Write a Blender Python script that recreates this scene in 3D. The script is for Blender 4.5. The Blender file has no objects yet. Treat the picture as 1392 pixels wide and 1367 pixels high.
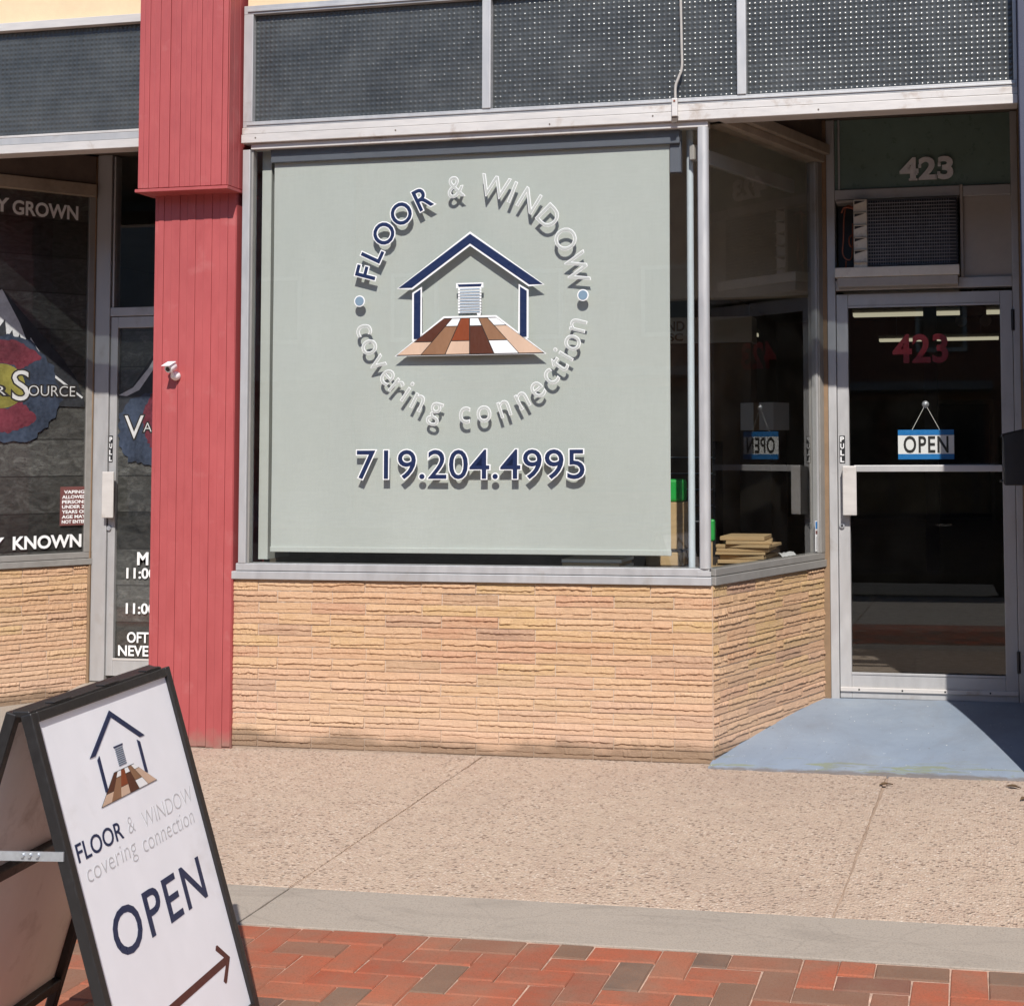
import bpy, bmesh, math, random
from mathutils import Vector, Matrix, Quaternion
random.seed(7)
R = math.radians
SC = bpy.context.scene
COL = SC.collection

# ------------------------------------------------------------------ camera
cam_d = bpy.data.cameras.new('camera')
cam = bpy.data.objects.new('camera', cam_d); COL.objects.link(cam)
SC.camera = cam
YAW, PITCH, ROLL = 0.1999, 0.0539, -0.0050
F_PX, CX, CY, W_PX, H_PX = 1929.26, 934.58, 504.57, 1392.0, 1367.0
r0 = Vector((math.cos(YAW), math.sin(YAW), 0)); f0 = Vector((-math.sin(YAW), math.cos(YAW), 0)); z0 = Vector((0, 0, 1))
fwd = f0 * math.cos(PITCH) + z0 * math.sin(PITCH); upv = -f0 * math.sin(PITCH) + z0 * math.cos(PITCH)
rt = r0 * math.cos(ROLL) + upv * math.sin(ROLL); up2 = -r0 * math.sin(ROLL) + upv * math.cos(ROLL)
M = Matrix((( rt.x, up2.x, -fwd.x, 1.1962), (rt.y, up2.y, -fwd.y, -6.4598), (rt.z, up2.z, -fwd.z, 1.4413), (0, 0, 0, 1)))
cam.matrix_world = M
cam_d.sensor_fit = 'HORIZONTAL'; cam_d.sensor_width = 36.0
cam_d.lens = F_PX / W_PX * 36.0
cam_d.shift_x = (W_PX / 2 - CX) / W_PX
cam_d.shift_y = (CY - H_PX / 2) / W_PX
cam_d.clip_end = 500

# ------------------------------------------------------------------ sky, sun, exposure
SUN = Vector((0.31, -1.0, 1.053)).normalized()
wd = bpy.data.worlds.new('World'); SC.world = wd; wd.use_nodes = True
nt = wd.node_tree; nt.nodes.clear()
wo = nt.nodes.new('ShaderNodeOutputWorld'); bg = nt.nodes.new('ShaderNodeBackground'); sky = nt.nodes.new('ShaderNodeTexSky')
sky.sky_type = 'NISHITA'; sky.sun_disc = False
sky.sun_elevation = math.asin(SUN.z); sky.sun_rotation = math.atan2(SUN.x, SUN.y)
sky.altitude = 1500; sky.air_density = 1.0; sky.dust_density = 0.6; sky.ozone_density = 2.0
bg.inputs['Strength'].default_value = 0.14
nt.links.new(sky.outputs[0], bg.inputs[0]); nt.links.new(bg.outputs[0], wo.inputs[0])
sl = bpy.data.lights.new('sun', 'SUN'); sl.energy = 4.9; sl.angle = R(0.53); sl.color = (1.0, 0.955, 0.89)
so = bpy.data.objects.new('sun', sl); COL.objects.link(so)
so.rotation_mode = 'QUATERNION'; so.rotation_quaternion = (-SUN).to_track_quat('-Z', 'Y'); so.location = (4, -14, 15)
SC.view_settings.view_transform = 'Standard'; SC.view_settings.look = 'None'
SC.view_settings.exposure = 0.12; SC.view_settings.gamma = 1.0; SC.view_settings.use_curve_mapping = False
SC.render.engine = 'CYCLES'
SC.cycles.max_bounces = 10; SC.cycles.transparent_max_bounces = 24; SC.cycles.glossy_bounces = 5
SC.cycles.use_denoising = True
SC.cycles.sample_clamp_indirect = 4.0
SC.cycles.caustics_reflective = False; SC.cycles.caustics_refractive = False

# ------------------------------------------------------------------ materials
def lin(r, g, b):
    f = lambda c: (c / 255) / 12.92 if c / 255 <= .04045 else ((c / 255 + .055) / 1.055) ** 2.4
    return (f(r), f(g), f(b), 1)

MATS = {}
class NT:
    def __init__(s, name):
        s.m = bpy.data.materials.new(name); s.m.use_nodes = True; s.t = s.m.node_tree; s.t.nodes.clear()
        s.out = s.n('ShaderNodeOutputMaterial'); MATS[name] = s.m
    def n(s, typ, **kw):
        nd = s.t.nodes.new(typ)
        for k, v in kw.items(): setattr(nd, k, v)
        return nd
    def l(s, a, b): s.t.links.new(a, b)
    def principled(s, **kw):
        p = s.n('ShaderNodeBsdfPrincipled')
        for k, v in kw.items(): p.inputs[k].default_value = v
        s.l(p.outputs[0], s.out.inputs[0]); return p
    def noise(s, scale, detail=4, rough=.6, vec=None, dist=0):
        q = s.n('ShaderNodeTexNoise'); q.inputs['Scale'].default_value = scale; q.inputs['Detail'].default_value = detail
        q.inputs['Roughness'].default_value = rough; q.inputs['Distortion'].default_value = dist
        if vec is not None: s.l(vec, q.inputs['Vector'])
        return q
    def ramp(s, fac, stops, interp='LINEAR'):
        q = s.n('ShaderNodeValToRGB'); cr = q.color_ramp; cr.interpolation = interp
        while len(cr.elements) < len(stops): cr.elements.new(.5)
        for e, (p, c) in zip(cr.elements, stops): e.position = p; e.color = c if len(c) == 4 else (*c, 1)
        s.l(fac, q.inputs[0]); return q
    def mix(s, fac, a, b, blend='MIX'):
        q = s.n('ShaderNodeMix', data_type='RGBA', blend_type=blend)
        for sock, v in ((q.inputs[0], fac), (q.inputs[6], a), (q.inputs[7], b)):
            if isinstance(v, (int, float)): sock.default_value = v
            elif isinstance(v, tuple): sock.default_value = v if len(v) == 4 else (*v, 1)
            else: s.l(v, sock)
        return q.outputs[2]
    def math(s, op, a, b=0.0, clamp=False):
        q = s.n('ShaderNodeMath', operation=op, use_clamp=clamp)
        for sock, v in ((q.inputs[0], a), (q.inputs[1], b)):
            if isinstance(v, (int, float)): sock.default_value = v
            else: s.l(v, sock)
        return q.outputs[0]
    def bump(s, h, strength, dist, p):
        b = s.n('ShaderNodeBump'); b.inputs['Strength'].default_value = strength; b.inputs['Distance'].default_value = dist
        s.l(h, b.inputs['Height']); s.l(b.outputs[0], p.inputs['Normal']); return b
    def co(s, kind='Object'):
        return s.n('ShaderNodeTexCoord').outputs[kind]
    def scaled(s, vec, sx, sy, sz):
        q = s.n('ShaderNodeMapping'); q.inputs['Scale'].default_value = (sx, sy, sz); s.l(vec, q.inputs[0]); return q.outputs[0]
    def pos(s): return s.n('ShaderNodeNewGeometry').outputs['Position']

def M_plain(name, col, rough=.6, metal=0.0, var=.12, scale=6, bump=0.0, bscale=300, streak=None, spec=.5, dirt=None, splash=None):
    """painted / metal / card surface with uneven tone, fine relief and optional grime of its own colour"""
    t = NT(name); p = t.principled(Roughness=rough, Metallic=metal); p.inputs['Specular IOR Level'].default_value = spec
    v = t.pos()
    if streak: v = t.scaled(v, *streak)
    n1 = t.noise(scale, 5, .62, v); n2 = t.noise(scale * 9, 3, .6, v)
    f = t.math('ADD', t.math('MULTIPLY', n1.outputs[0], .7), t.math('MULTIPLY', n2.outputs[0], .3))
    c = col[:3]
    lo = tuple(x * (1 - var) for x in c); hi = tuple(min(1, x * (1 + var)) for x in c)
    colr = t.ramp(f, [(.32, lo), (.68, hi)]).outputs[0]
    if dirt:
        dcol, dscale, d0, d1 = dirt
        dn = t.noise(dscale, 6, .65, t.pos(), .3)
        colr = t.mix(t.ramp(dn.outputs[0], [(d0, (0, 0, 0)), (d1, (1, 1, 1))]).outputs[0], colr, dcol)
    if splash:
        sx = t.n('ShaderNodeSeparateXYZ'); t.l(t.pos(), sx.inputs[0])
        zz = t.math('ADD', sx.outputs[2], t.math('MULTIPLY', t.noise(7, 6, .65, t.pos()).outputs[0], .22))
        colr = t.mix(t.math('MULTIPLY', t.ramp(zz, [(splash[1] - .03, (1, 1, 1)), (splash[1] + .05, (0, 0, 0))]).outputs[0], .7), colr, splash[0])
    t.l(colr, p.inputs['Base Color'])
    t.l(t.ramp(n2.outputs[0], [(.3, (max(0, rough - .1),) * 3), (.7, (min(1, rough + .1),) * 3)]).outputs[0], p.inputs['Roughness'])
    if bump: t.bump(t.noise(bscale, 3, .6, t.pos()).outputs[0], .5, bump, p)
    return t.m

def two_sided_fresnel(t, ior):
    g = t.n('ShaderNodeNewGeometry'); fr = t.n('ShaderNodeFresnel')
    t.l(t.math('ADD', t.math('MULTIPLY', g.outputs['Backfacing'], 1 / ior - ior), ior), fr.inputs[0]); return fr

def M_glass(name, tint=(.90, .94, .92), refl=1.0, dusty=.02):
    t = NT(name)
    fr = two_sided_fresnel(t, 1.5)
    tr = t.n('ShaderNodeBsdfTransparent'); tr.inputs[0].default_value = (*tint, 1)
    gl = t.n('ShaderNodeBsdfGlossy'); gl.inputs['Roughness'].default_value = 0.0; gl.inputs[0].default_value = (1, 1, 1, 1)
    df = t.n('ShaderNodeBsdfDiffuse'); df.inputs[0].default_value = (.5, .5, .48, 1)
    m1 = t.n('ShaderNodeMixShader'); m2 = t.n('ShaderNodeMixShader')
    t.l(t.math('MULTIPLY', fr.outputs[0], refl, True), m1.inputs[0]); t.l(tr.outputs[0], m1.inputs[1]); t.l(gl.outputs[0], m1.inputs[2])
    dn = t.noise(5, 6, .7, t.pos()); t.l(t.math('MULTIPLY', t.ramp(dn.outputs[0], [(.4, (0, 0, 0)), (.8, (1, 1, 1))]).outputs[0], dusty), m2.inputs[0])
    t.l(m1.outputs[0], m2.inputs[1]); t.l(df.outputs[0], m2.inputs[2]); t.l(m2.outputs[0], t.out.inputs[0])
    return t.m

def M_pebble():
    t = NT('pebbled_glass')
    fr = two_sided_fresnel(t, 1.52)
    tr = t.n('ShaderNodeBsdfTransparent'); tr.inputs[0].default_value = (.45, .50, .50, 1)
    gl = t.n('ShaderNodeBsdfGlossy'); gl.inputs['Roughness'].default_value = 0.28
    g2 = t.n('ShaderNodeBsdfGlossy'); g2.inputs['Roughness'].default_value = 0.17
    df = t.n('ShaderNodeBsdfDiffuse'); dn = t.noise(4, 6, .7, t.pos())
    t.l(t.ramp(dn.outputs[0], [(.3, (.060, .066, .070)), (.75, (.130, .138, .140))]).outputs[0], df.inputs[0])
    m1 = t.n('ShaderNodeMixShader'); m2 = t.n('ShaderNodeMixShader'); m3 = t.n('ShaderNodeMixShader')
    m1.inputs[0].default_value = .62; t.l(tr.outputs[0], m1.inputs[1]); t.l(df.outputs[0], m1.inputs[2])
    m3.inputs[0].default_value = .33; t.l(gl.outputs[0], m3.inputs[1]); t.l(g2.outputs[0], m3.inputs[2])
    t.l(t.math('MULTIPLY', fr.outputs[0], 1.1, True), m2.inputs[0]); t.l(m1.outputs[0], m2.inputs[1]); t.l(m3.outputs[0], m2.inputs[2])
    t.l(m2.outputs[0], t.out.inputs[0]); return t.m

def M_stone(name, stain=0.0):
    t = NT(name); p = t.principled(Roughness=.9); p.inputs['Specular IOR Level'].default_value = .2
    oi = t.n('ShaderNodeObjectInfo')
    base = t.ramp(oi.outputs['Random'], [(0, (.57, .335, .205)), (.14, (.60, .385, .215)), (.3, (.57, .38, .185)), (.45, (.58, .355, .215)), (.58, (.62, .415, .25)),
                                         (.70, (.53, .295, .185)), (.82, (.57, .39, .195)), (.91, (.40, .245, .17)), (1, (.60, .37, .225))]).outputs[0]
    pos = t.pos(); va = t.n('ShaderNodeVectorMath', operation='ADD'); t.l(pos, va.inputs[0])
    cx_ = t.n('ShaderNodeCombineXYZ'); t.l(t.math('MULTIPLY', oi.outputs['Random'], 37.0), cx_.inputs[0]); t.l(t.math('MULTIPLY', oi.outputs['Random'], 19.0), cx_.inputs[1]); t.l(cx_.outputs[0], va.inputs[1])
    sp = va.outputs[0]; vs = t.scaled(sp, 1, 1, 3.2)
    n1 = t.noise(9, 6, .7, vs, .6); n2 = t.noise(85, 4, .7, vs); n3 = t.noise(26, 6, .75, t.scaled(sp, .5, .5, 5))
    c = t.mix(t.ramp(n1.outputs[0], [(.40, (0, 0, 0)), (.8, (.9, .9, .9))]).outputs[0], base, (.62, .41, .26))
    c = t.mix(t.ramp(n3.outputs[0], [(.56, (0, 0, 0)), (.70, (.75, .75, .75))]).outputs[0], c, (.33, .16, .09))
    c = t.mix(t.ramp(n2.outputs[0], [(.3, (.45, .45, .45)), (.48, (0, 0, 0))]).outputs[0], c, (.37, .215, .125))
    # pale splash dust low on the wall, an irregular tide line of dirt at the pavement
    sx = t.n('ShaderNodeSeparateXYZ'); t.l(pos, sx.inputs[0])
    zz = t.math('ADD', sx.outputs[2], t.math('MULTIPLY', t.noise(2.3, 5, .6, pos).outputs[0], .22))
    c = t.mix(t.math('MULTIPLY', t.ramp(zz, [(.25, (1, 1, 1)), (.62, (0, 0, 0))]).outputs[0], .62), c, (.63, .425, .30))
    c = t.mix(t.math('MULTIPLY', t.ramp(zz, [(.145, (1, 1, 1)), (.20, (0, 0, 0))]).outputs[0], .78), c, (.22, .15, .10))
    t.l(c, p.inputs['Base Color'])
    h = t.math('ADD', t.noise(70, 6, .75, vs).outputs[0], t.math('MULTIPLY', n3.outputs[0], 1.2))
    t.bump(h, .8, .006, p); return t.m

def M_mortar():
    t = NT('mortar'); p = t.principled(Roughness=.95)
    pos = t.pos(); n = t.noise(40, 5, .7, pos)
    sx = t.n('ShaderNodeSeparateXYZ'); t.l(pos, sx.inputs[0])
    zz = t.math('ADD', sx.outputs[2], t.math('MULTIPLY', t.noise(2.3, 5, .6, pos).outputs[0], .22))
    c = t.ramp(n.outputs[0], [(.3, (.48, .37, .285)), (.7, (.60, .485, .39))]).outputs[0]
    c = t.mix(t.math('MULTIPLY', t.ramp(zz, [(.145, (1, 1, 1)), (.20, (0, 0, 0))]).outputs[0], .7), c, (.25, .18, .13))
    t.l(c, p.inputs['Base Color']); t.bump(t.noise(300, 3, .6, pos).outputs[0], .5, .003, p); return t.m

def M_aggregate():
    t = NT('exposed_aggregate'); p = t.principled(Roughness=.92); p.inputs['Specular IOR Level'].default_value = .25
    pos = t.pos()
    def vor(s, rnd=1.0):
        v = t.n('ShaderNodeTexVoronoi'); v.inputs['Scale'].default_value = s; v.inputs['Randomness'].default_value = rnd; t.l(pos, v.inputs['Vector']); return v
    v1 = vor(95); v2 = vor(190); v3 = vor(46)
    sep = t.n('ShaderNodeSeparateColor'); t.l(v1.outputs['Color'], sep.inputs[0])
    sep3 = t.n('ShaderNodeSeparateColor'); t.l(v3.outputs['Color'], sep3.inputs[0])
    big = t.noise(1.1, 6, .6, pos); mid = t.noise(9, 5, .65, pos)
    cem = t.mix(big.outputs[0], (.46, .35, .262), (.545, .425, .328))
    cem = t.mix(t.ramp(mid.outputs[0], [(.42, (0, 0, 0)), (.75, (.8, .8, .8))]).outputs[0], cem, (.43, .315, .24))
    peb = t.ramp(sep.outputs[0], [(0, (.20, .125, .095)), (.13, (.31, .20, .15)), (.28, (.50, .345, .25)), (.5, (.58, .43, .325)), (.72, (.47, .335, .26)), (.86, (.66, .53, .43)), (.97, (.72, .62, .52))], 'LINEAR').outputs[0]
    show = t.ramp(v1.outputs['Distance'], [(.35, (1, 1, 1)), (.55, (0, 0, 0))]).outputs[0]
    wear = t.ramp(t.noise(2.0, 6, .7, pos).outputs[0], [(.34, (.4, .4, .4)), (.58, (1, 1, 1))]).outputs[0]
    f = t.math('MULTIPLY', show, wear)
    c = t.mix(t.math('MULTIPLY', f, .8), cem, peb)
    # scattered darker chips, pits and a few bright stones
    chip = t.math('MULTIPLY', t.ramp(v3.outputs['Distance'], [(.2, (1, 1, 1)), (.36, (0, 0, 0))]).outputs[0], t.ramp(sep3.outputs[1], [(.44, (0, 0, 0)), (.46, (1, 1, 1))]).outputs[0])
    c = t.mix(t.math('MULTIPLY', t.math('MULTIPLY', chip, wear), .75), c, (.18, .125, .095))
    chip2 = t.math('MULTIPLY', t.ramp(v3.outputs['Distance'], [(.13, (1, 1, 1)), (.2, (0, 0, 0))]).outputs[0], t.ramp(sep3.outputs[1], [(.06, (1, 1, 1)), (.08, (0, 0, 0))]).outputs[0])
    c = t.mix(t.math('MULTIPLY', chip2, .8), c, (.70, .62, .52))
    # soft soiled patches
    c = t.mix(t.math('MULTIPLY', t.ramp(t.noise(.75, 6, .65, t.scaled(pos, 1, 1.6, 1)).outputs[0], [(.48, (0, 0, 0)), (.70, (1, 1, 1))]).outputs[0], .42), c, (.36, .265, .21))
    c = t.mix(t.math('MULTIPLY', t.ramp(t.noise(6.5, 3, .5, pos).outputs[0], [(.735, (0, 0, 0)), (.765, (1, 1, 1))]).outputs[0], .55), c, (.24, .18, .15))
    t.l(c, p.inputs['Base Color'])
    h = t.math('ADD', t.math('MULTIPLY', v1.outputs['Distance'], -1.0), t.math('MULTIPLY', v2.outputs['Distance'], -.6))
    h = t.math('SUBTRACT', h, t.math('MULTIPLY', chip, .9))
    t.bump(h, .8, .0065, p); return t.m

def M_concrete(name, a, b, grime=.4):
    t = NT(name); p = t.principled(Roughness=.9); p.inputs['Specular IOR Level'].default_value = .25
    pos = t.pos(); n = t.noise(1.6, 8, .65, pos); s = t.noise(160, 3, .7, pos); w = t.noise(3.2, 8, .62, t.scaled(pos, .7, 2.2, 1), 1.2)
    c = t.mix(n.outputs[0], a, b)
    c = t.mix(t.ramp(s.outputs[0], [(.36, (.5, .5, .5)), (.5, (0, 0, 0)), (.64, (0, 0, 0)), (.75, (.0, .0, .0))]).outputs[0], c, tuple(x * .6 for x in a))
    c = t.mix(t.math('MULTIPLY', t.ramp(w.outputs[0], [(.52, (0, 0, 0)), (.7, (1, 1, 1))]).outputs[0], grime), c, tuple(x * .72 for x in a))
    wv = t.n('ShaderNodeTexVoronoi', feature='DISTANCE_TO_EDGE'); wv.inputs['Scale'].default_value = 1.3
    t.l(t.mix(.12, pos, t.noise(4, 5, .6, pos).outputs[1], 'ADD'), wv.inputs['Vector'])
    c = t.mix(t.math('MULTIPLY', t.ramp(wv.outputs[0], [(.0, (1, 1, 1)), (.006, (0, 0, 0))]).outputs[0], .22), c, tuple(x * .5 for x in a))
    t.l(c, p.inputs['Base Color']); t.bump(t.math('ADD', s.outputs[0], t.math('MULTIPLY', t.noise(35, 4, .6, pos).outputs[0], 1.5)), .4, .003, p); return t.m

def M_paver():
    t = NT('paver_brick'); p = t.principled(Roughness=.95); p.inputs['Specular IOR Level'].default_value = .12
    oi = t.n('ShaderNodeObjectInfo'); pos = t.pos()
    a = t.ramp(oi.outputs['Random'], [(0, (.31, .080, .046)), (.18, (.37, .110, .062)), (.32, (.34, .092, .052)), (.42, (.38, .130, .074)), (.50, (.26, .115, .076)), (.58, (.19, .115, .080)),
                                      (.74, (.17, .113, .084)), (.82, (.105, .082, .070)), (.89, (.33, .092, .052)), (1, (.39, .118, .065))]).outputs[0]
    n = t.noise(7, 6, .65, pos); s = t.noise(150, 4, .7, pos); sm = t.noise(3.0, 5, .6, pos)
    c = t.mix(t.ramp(n.outputs[0], [(.38, (0, 0, 0)), (.70, (.75, .75, .75))]).outputs[0], a, (.225, .135, .095))
    c = t.mix(t.ramp(s.outputs[0], [(.34, (.6, .6, .6)), (.5, (0, 0, 0))]).outputs[0], c, (.19, .085, .05))
    c = t.mix(t.math('MULTIPLY', t.ramp(sm.outputs[0], [(.45, (0, 0, 0)), (.75, (1, 1, 1))]).outputs[0], .14), c, (.46, .30, .20))
    t.l(c, p.inputs['Base Color']); t.bump(t.math('ADD', s.outputs[0], n.outputs[0]), .5, .004, p); return t.m

def M_bluefloor():
    t = NT('blue_floor_paint'); p = t.principled(Roughness=.62)
    pos = t.pos(); n = t.noise(2.4, 7, .65, pos, .4); s = t.noise(130, 3, .6, pos)
    c = t.ramp(n.outputs[0], [(.3, (.215, .26, .325)), (.55, (.255, .305, .375)), (.75, (.30, .345, .40))]).outputs[0]
    sx = t.n('ShaderNodeSeparateXYZ'); t.l(pos, sx.inputs[0])
    # worn streaks along the outer lip: moss-green first coat, bare concrete, dark dirt
    wn = t.noise(5.5, 7, .68, t.scaled(pos, .55, 2.6, 1), .8)
    band = t.ramp(sx.outputs[1], [(0, (0, 0, 0)), (.5, (0, 0, 0))])
    lip = t.math('MULTIPLY', t.math('SUBTRACT', .16, sx.outputs[1]), 4.2, True)
    g = t.math('MULTIPLY', t.ramp(wn.outputs[0], [(.55, (0, 0, 0)), (.60, (1, 1, 1))]).outputs[0], t.ramp(lip, [(.15, (0, 0, 0)), (.55, (1, 1, 1))]).outputs[0])
    c = t.mix(t.math('MULTIPLY', g, .75), c, (.235, .255, .13))
    d = t.noise(38, 5, .7, pos, .5)
    c = t.mix(t.ramp(d.outputs[0], [(.66, (0, 0, 0)), (.70, (.9, .9, .9))]).outputs[0], c, (.13, .105, .085))
    d2 = t.noise(55, 4, .6, t.scaled(pos, 1, 1, 1), .2)
    c = t.mix(t.ramp(d2.outputs[0], [(.70, (0, 0, 0)), (.715, (1, 1, 1))]).outputs[0], c, (.7, .7, .68))
    gr = t.noise(1.7, 8, .7, t.scaled(pos, 1.6, .8, 1), .9)
    c = t.mix(t.math('MULTIPLY', t.ramp(gr.outputs[0], [(.46, (0, 0, 0)), (.68, (1, 1, 1))]).outputs[0], .45), c, (.19, .20, .22))
    ch = t.noise(15, 7, .75, pos, .6)
    c = t.mix(t.ramp(ch.outputs[0], [(.685, (0, 0, 0)), (.70, (.85, .85, .85))]).outputs[0], c, (.30, .25, .20))
    ed = t.math('MULTIPLY', t.math('SUBTRACT', t.math('MULTIPLY', t.noise(11, 6, .7, pos).outputs[0], .10), t.math('ADD', sx.outputs[1], .125)), 40, True)
    c = t.mix(t.math('MULTIPLY', ed, .75), c, (.17, .135, .11))
    t.l(c, p.inputs['Base Color']); t.bump(t.math('ADD', s.outputs[0], t.math('MULTIPLY', n.outputs[0], 2)), .35, .004, p); return t.m

def M_planks():
    """printed film on the neighbouring shop: grey weathered boards"""
    t = NT('plank_print'); p = t.principled(Roughness=.45)
    pos = t.pos(); sx = t.n('ShaderNodeSeparateXYZ'); t.l(pos, sx.inputs[0])
    k = t.math('MULTIPLY', sx.outputs[2], 1 / .215); fr = t.math('FRACT', k); fl = t.math('FLOOR', k)
    wn = t.n('ShaderNodeTexWhiteNoise', noise_dimensions='1D'); t.l(fl, wn.inputs['W'])
    g = t.noise(7, 7, .72, t.scaled(pos, 1.4, 1.4, 2.6), 1.4); g2 = t.noise(40, 5, .7, t.scaled(pos, 1, 1, 2.5), .6)
    v = t.math('ADD', t.math('MULTIPLY', g.outputs[0], .75), t.math('MULTIPLY', wn.outputs[0], .22))
    c = t.ramp(v, [(.30, (.014, .014, .013)), (.48, (.062, .060, .056)), (.60, (.115, .112, .106)), (.8, (.27, .265, .25))]).outputs[0]
    c = t.mix(t.ramp(g2.outputs[0], [(.36, (.8, .8, .8)), (.5, (0, 0, 0))]).outputs[0], c, (.04, .04, .04))
    ln = t.math('LESS_THAN', fr, .035)
    c = t.mix(t.math('MULTIPLY', ln, .85), c, (.012, .012, .012))
    t.l(c, p.inputs['Base Color']); return t.m

def M_emit(name, col, s):
    t = NT(name); e = t.n('ShaderNodeEmission'); e.inputs[0].default_value = (*col, 1); e.inputs[1].default_value = s
    t.l(e.outputs[0], t.out.inputs[0]); return t.m

def M_fabric():
    t = NT('blind_fabric'); p = t.principled(Roughness=.95); p.inputs['Specular IOR Level'].default_value = .1
    pos = t.pos(); n = t.noise(1.2, 5, .55, t.scaled(pos, 1.5, 1, .5)); w1 = t.noise(300, 2, .5, t.scaled(pos, .05, .05, 1)); w2 = t.noise(300, 2, .5, t.scaled(pos, 1, 1, .05))
    c = t.ramp(n.outputs[0], [(.3, (.49, .515, .48)), (.7, (.545, .57, .535))]).outputs[0]
    f = t.math('ADD', t.math('MULTIPLY', w1.outputs[0], .5), t.math('MULTIPLY', w2.outputs[0], .5))
    c = t.mix(t.ramp(f, [(.35, (.35, .35, .35)), (.6, (0, 0, 0))]).outputs[0], c, (.42, .435, .41))
    t.l(c, p.inputs['Base Color']); return t.m

def M_roadbrick():
    t = NT('brick_field'); p = t.principled(Roughness=.9)
    b = t.n('ShaderNodeTexBrick'); b.inputs['Scale'].default_value = 1; b.inputs['Brick Width'].default_value = .206; b.inputs['Row Height'].default_value = .104
    b.inputs['Mortar Size'].default_value = .004; b.inputs['Color1'].default_value = (.42, .115, .06, 1); b.inputs['Color2'].default_value = (.26, .12, .075, 1); b.inputs['Mortar'].default_value = (.3, .22, .17, 1)
    t.l(t.pos(), b.inputs['Vector']); t.l(b.outputs[0], p.inputs['Base Color']); return t.m

ALU = M_plain('aluminium', (.47, .465, .465), .48, .35, .10, 3, .0004, 500, (1, 1, .25), dirt=((.36, .33, .30), 5, .60, .80))
ALU_W = M_plain('header_trim_paint', (.58, .55, .525), .5, .15, .10, 3, .0005, 300, (.4, 1, 2), dirt=((.36, .28, .22), 6, .58, .76))
ALU_D = M_plain('bronze_aluminium', (.32, .305, .285), .5, .3, .12, 3, .0004, 500)
BROWN = M_plain('brown_soffit', (.13, .10, .08), .7, 0, .3, 4, .001, 200)
SOFFIT_BEAM = M_plain('tan_soffit_board', (.34, .28, .215), .65, 0, .25, 5, .001, 200)
CREAM = M_plain('cream_stucco', (.72, .56, .36), .9, 0, .08, 3, .002, 150, dirt=((.55, .40, .25), 4, .62, .85))
RED = M_plain('red_paint', (.385, .076, .076), .55, 0, .12, 2.2, .0008, 260, (1, 1, .4), dirt=((.44, .13, .125), 6, .58, .82), splash=((.26, .17, .13), .14))
NAVYP = M_plain('navy_paint', (.045, .05, .085), .55, 0, .15, 3, .001, 200)
STONE = M_stone('ledge_stone'); MORTAR = M_mortar(); AGG = M_aggregate(); PAVER = M_paver(); BLUEF = M_bluefloor(); PLANK = M_planks()
CONC = M_concrete('concrete_band', (.325, .28, .235), (.385, .33, .275), .5); CONC2 = M_concrete('concrete_walk', (.40, .36, .31), (.48, .43, .38))
JOINT = M_plain('joint_dirt', (.34, .245, .18), .95, 0, .3, 12, .003, 120)
SAND = M_plain('paver_sand', (.42, .28, .21), .95, 0, .6, 9, .003, 200)
GLASS = M_glass('window_glass', (.958, .965, .96), 1.0, .008); GLASS_D = M_glass('door_glass', (.965, .97, .965), .8, .004); PEB = M_pebble()
NAVY = M_plain('navy_vinyl', (.012, .022, .07), .35, 0, .05); WHITE = M_plain('white_vinyl', (.80, .80, .80), .4, 0, .03)
GREYV = M_plain('frosted_grey_vinyl', (.41, .43, .405), .6, 0, .04); LBLUE = M_plain('pale_blue_vinyl', (.18, .26, .34), .4, 0, .05)
OUTLN = M_plain('dark_line_vinyl', (.02, .018, .016), .5, 0, .05)
PL = [M_plain('plank_dark_brown', (.085, .026, .013), .4, 0, .1, 12, 0, 1, (1, 1, .3)), M_plain('plank_tan', (.25, .13, .07), .4, 0, .12, 12, 0, 1, (1, 1, .3)), M_plain('plank_rust', (.22, .05, .016), .4, 0, .12, 12, 0, 1, (1, 1, .3)),
      M_plain('plank_peach', (.57, .40, .29), .4, 0, .08, 12, 0, 1, (1, 1, .3)), WHITE]
BLIND = M_fabric(); BLACK = M_plain('black_plastic', (.018, .018, .02), .42, 0, .15, 8, .0004, 400)
BLACKF = M_plain('black_frame_metal', (.015, .0135, .014), .42, .0, .15, 8, .0003, 500, dirt=((.06, .05, .045), 14, .66, .85))
BOARDW = M_plain('sign_board_white', (.81, .815, .85), .45, 0, .035, 2.5, 0, 1, (1, 1, .5), dirt=((.66, .64, .64), 3.5, .60, .85))
BOARDB = M_plain('sign_board_back', (.74, .71, .69), .6, 0, .06, 3, 0, 1, (1, 1, .3), dirt=((.42, .36, .33), 6, .55, .8))
THINGREY = M_plain('thin_grey_print', (.50, .50, .51), .5, 0, .03)
MAROON = M_plain('maroon_print', (.085, .022, .018), .5, 0, .05)
REDV = M_plain('red_vinyl', (.17, .008, .012), .4, 0, .1)
SIGNB = M_plain('sign_blue', (.015, .17, .46), .4, 0, .05)
STEEL = M_plain('galvanised_steel', (.55, .57, .60), .4, .7, .18, 9, .0004, 300)
STEELW = M_plain('cast_number_metal', (.80, .80, .82), .5, .2, .1, 12)
PIPEP = M_plain('pale_pipe_paint', (.60, .66, .70), .5, 0, .12, 6, .0006, 200, (1, 1, .3))
CARD = M_plain('cardboard', (.50, .345, .18), .85, 0, .12, 8, .0006, 300, (.4, .4, 4)); CARDD = M_plain('brown_board', (.24, .155, .09), .8, 0, .2, 8)
WCARD = M_plain('white_carton', (.78, .77, .72), .7, 0, .05); GREENP = M_plain('green_plastic', (.02, .36, .06), .4, 0, .1)
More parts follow.
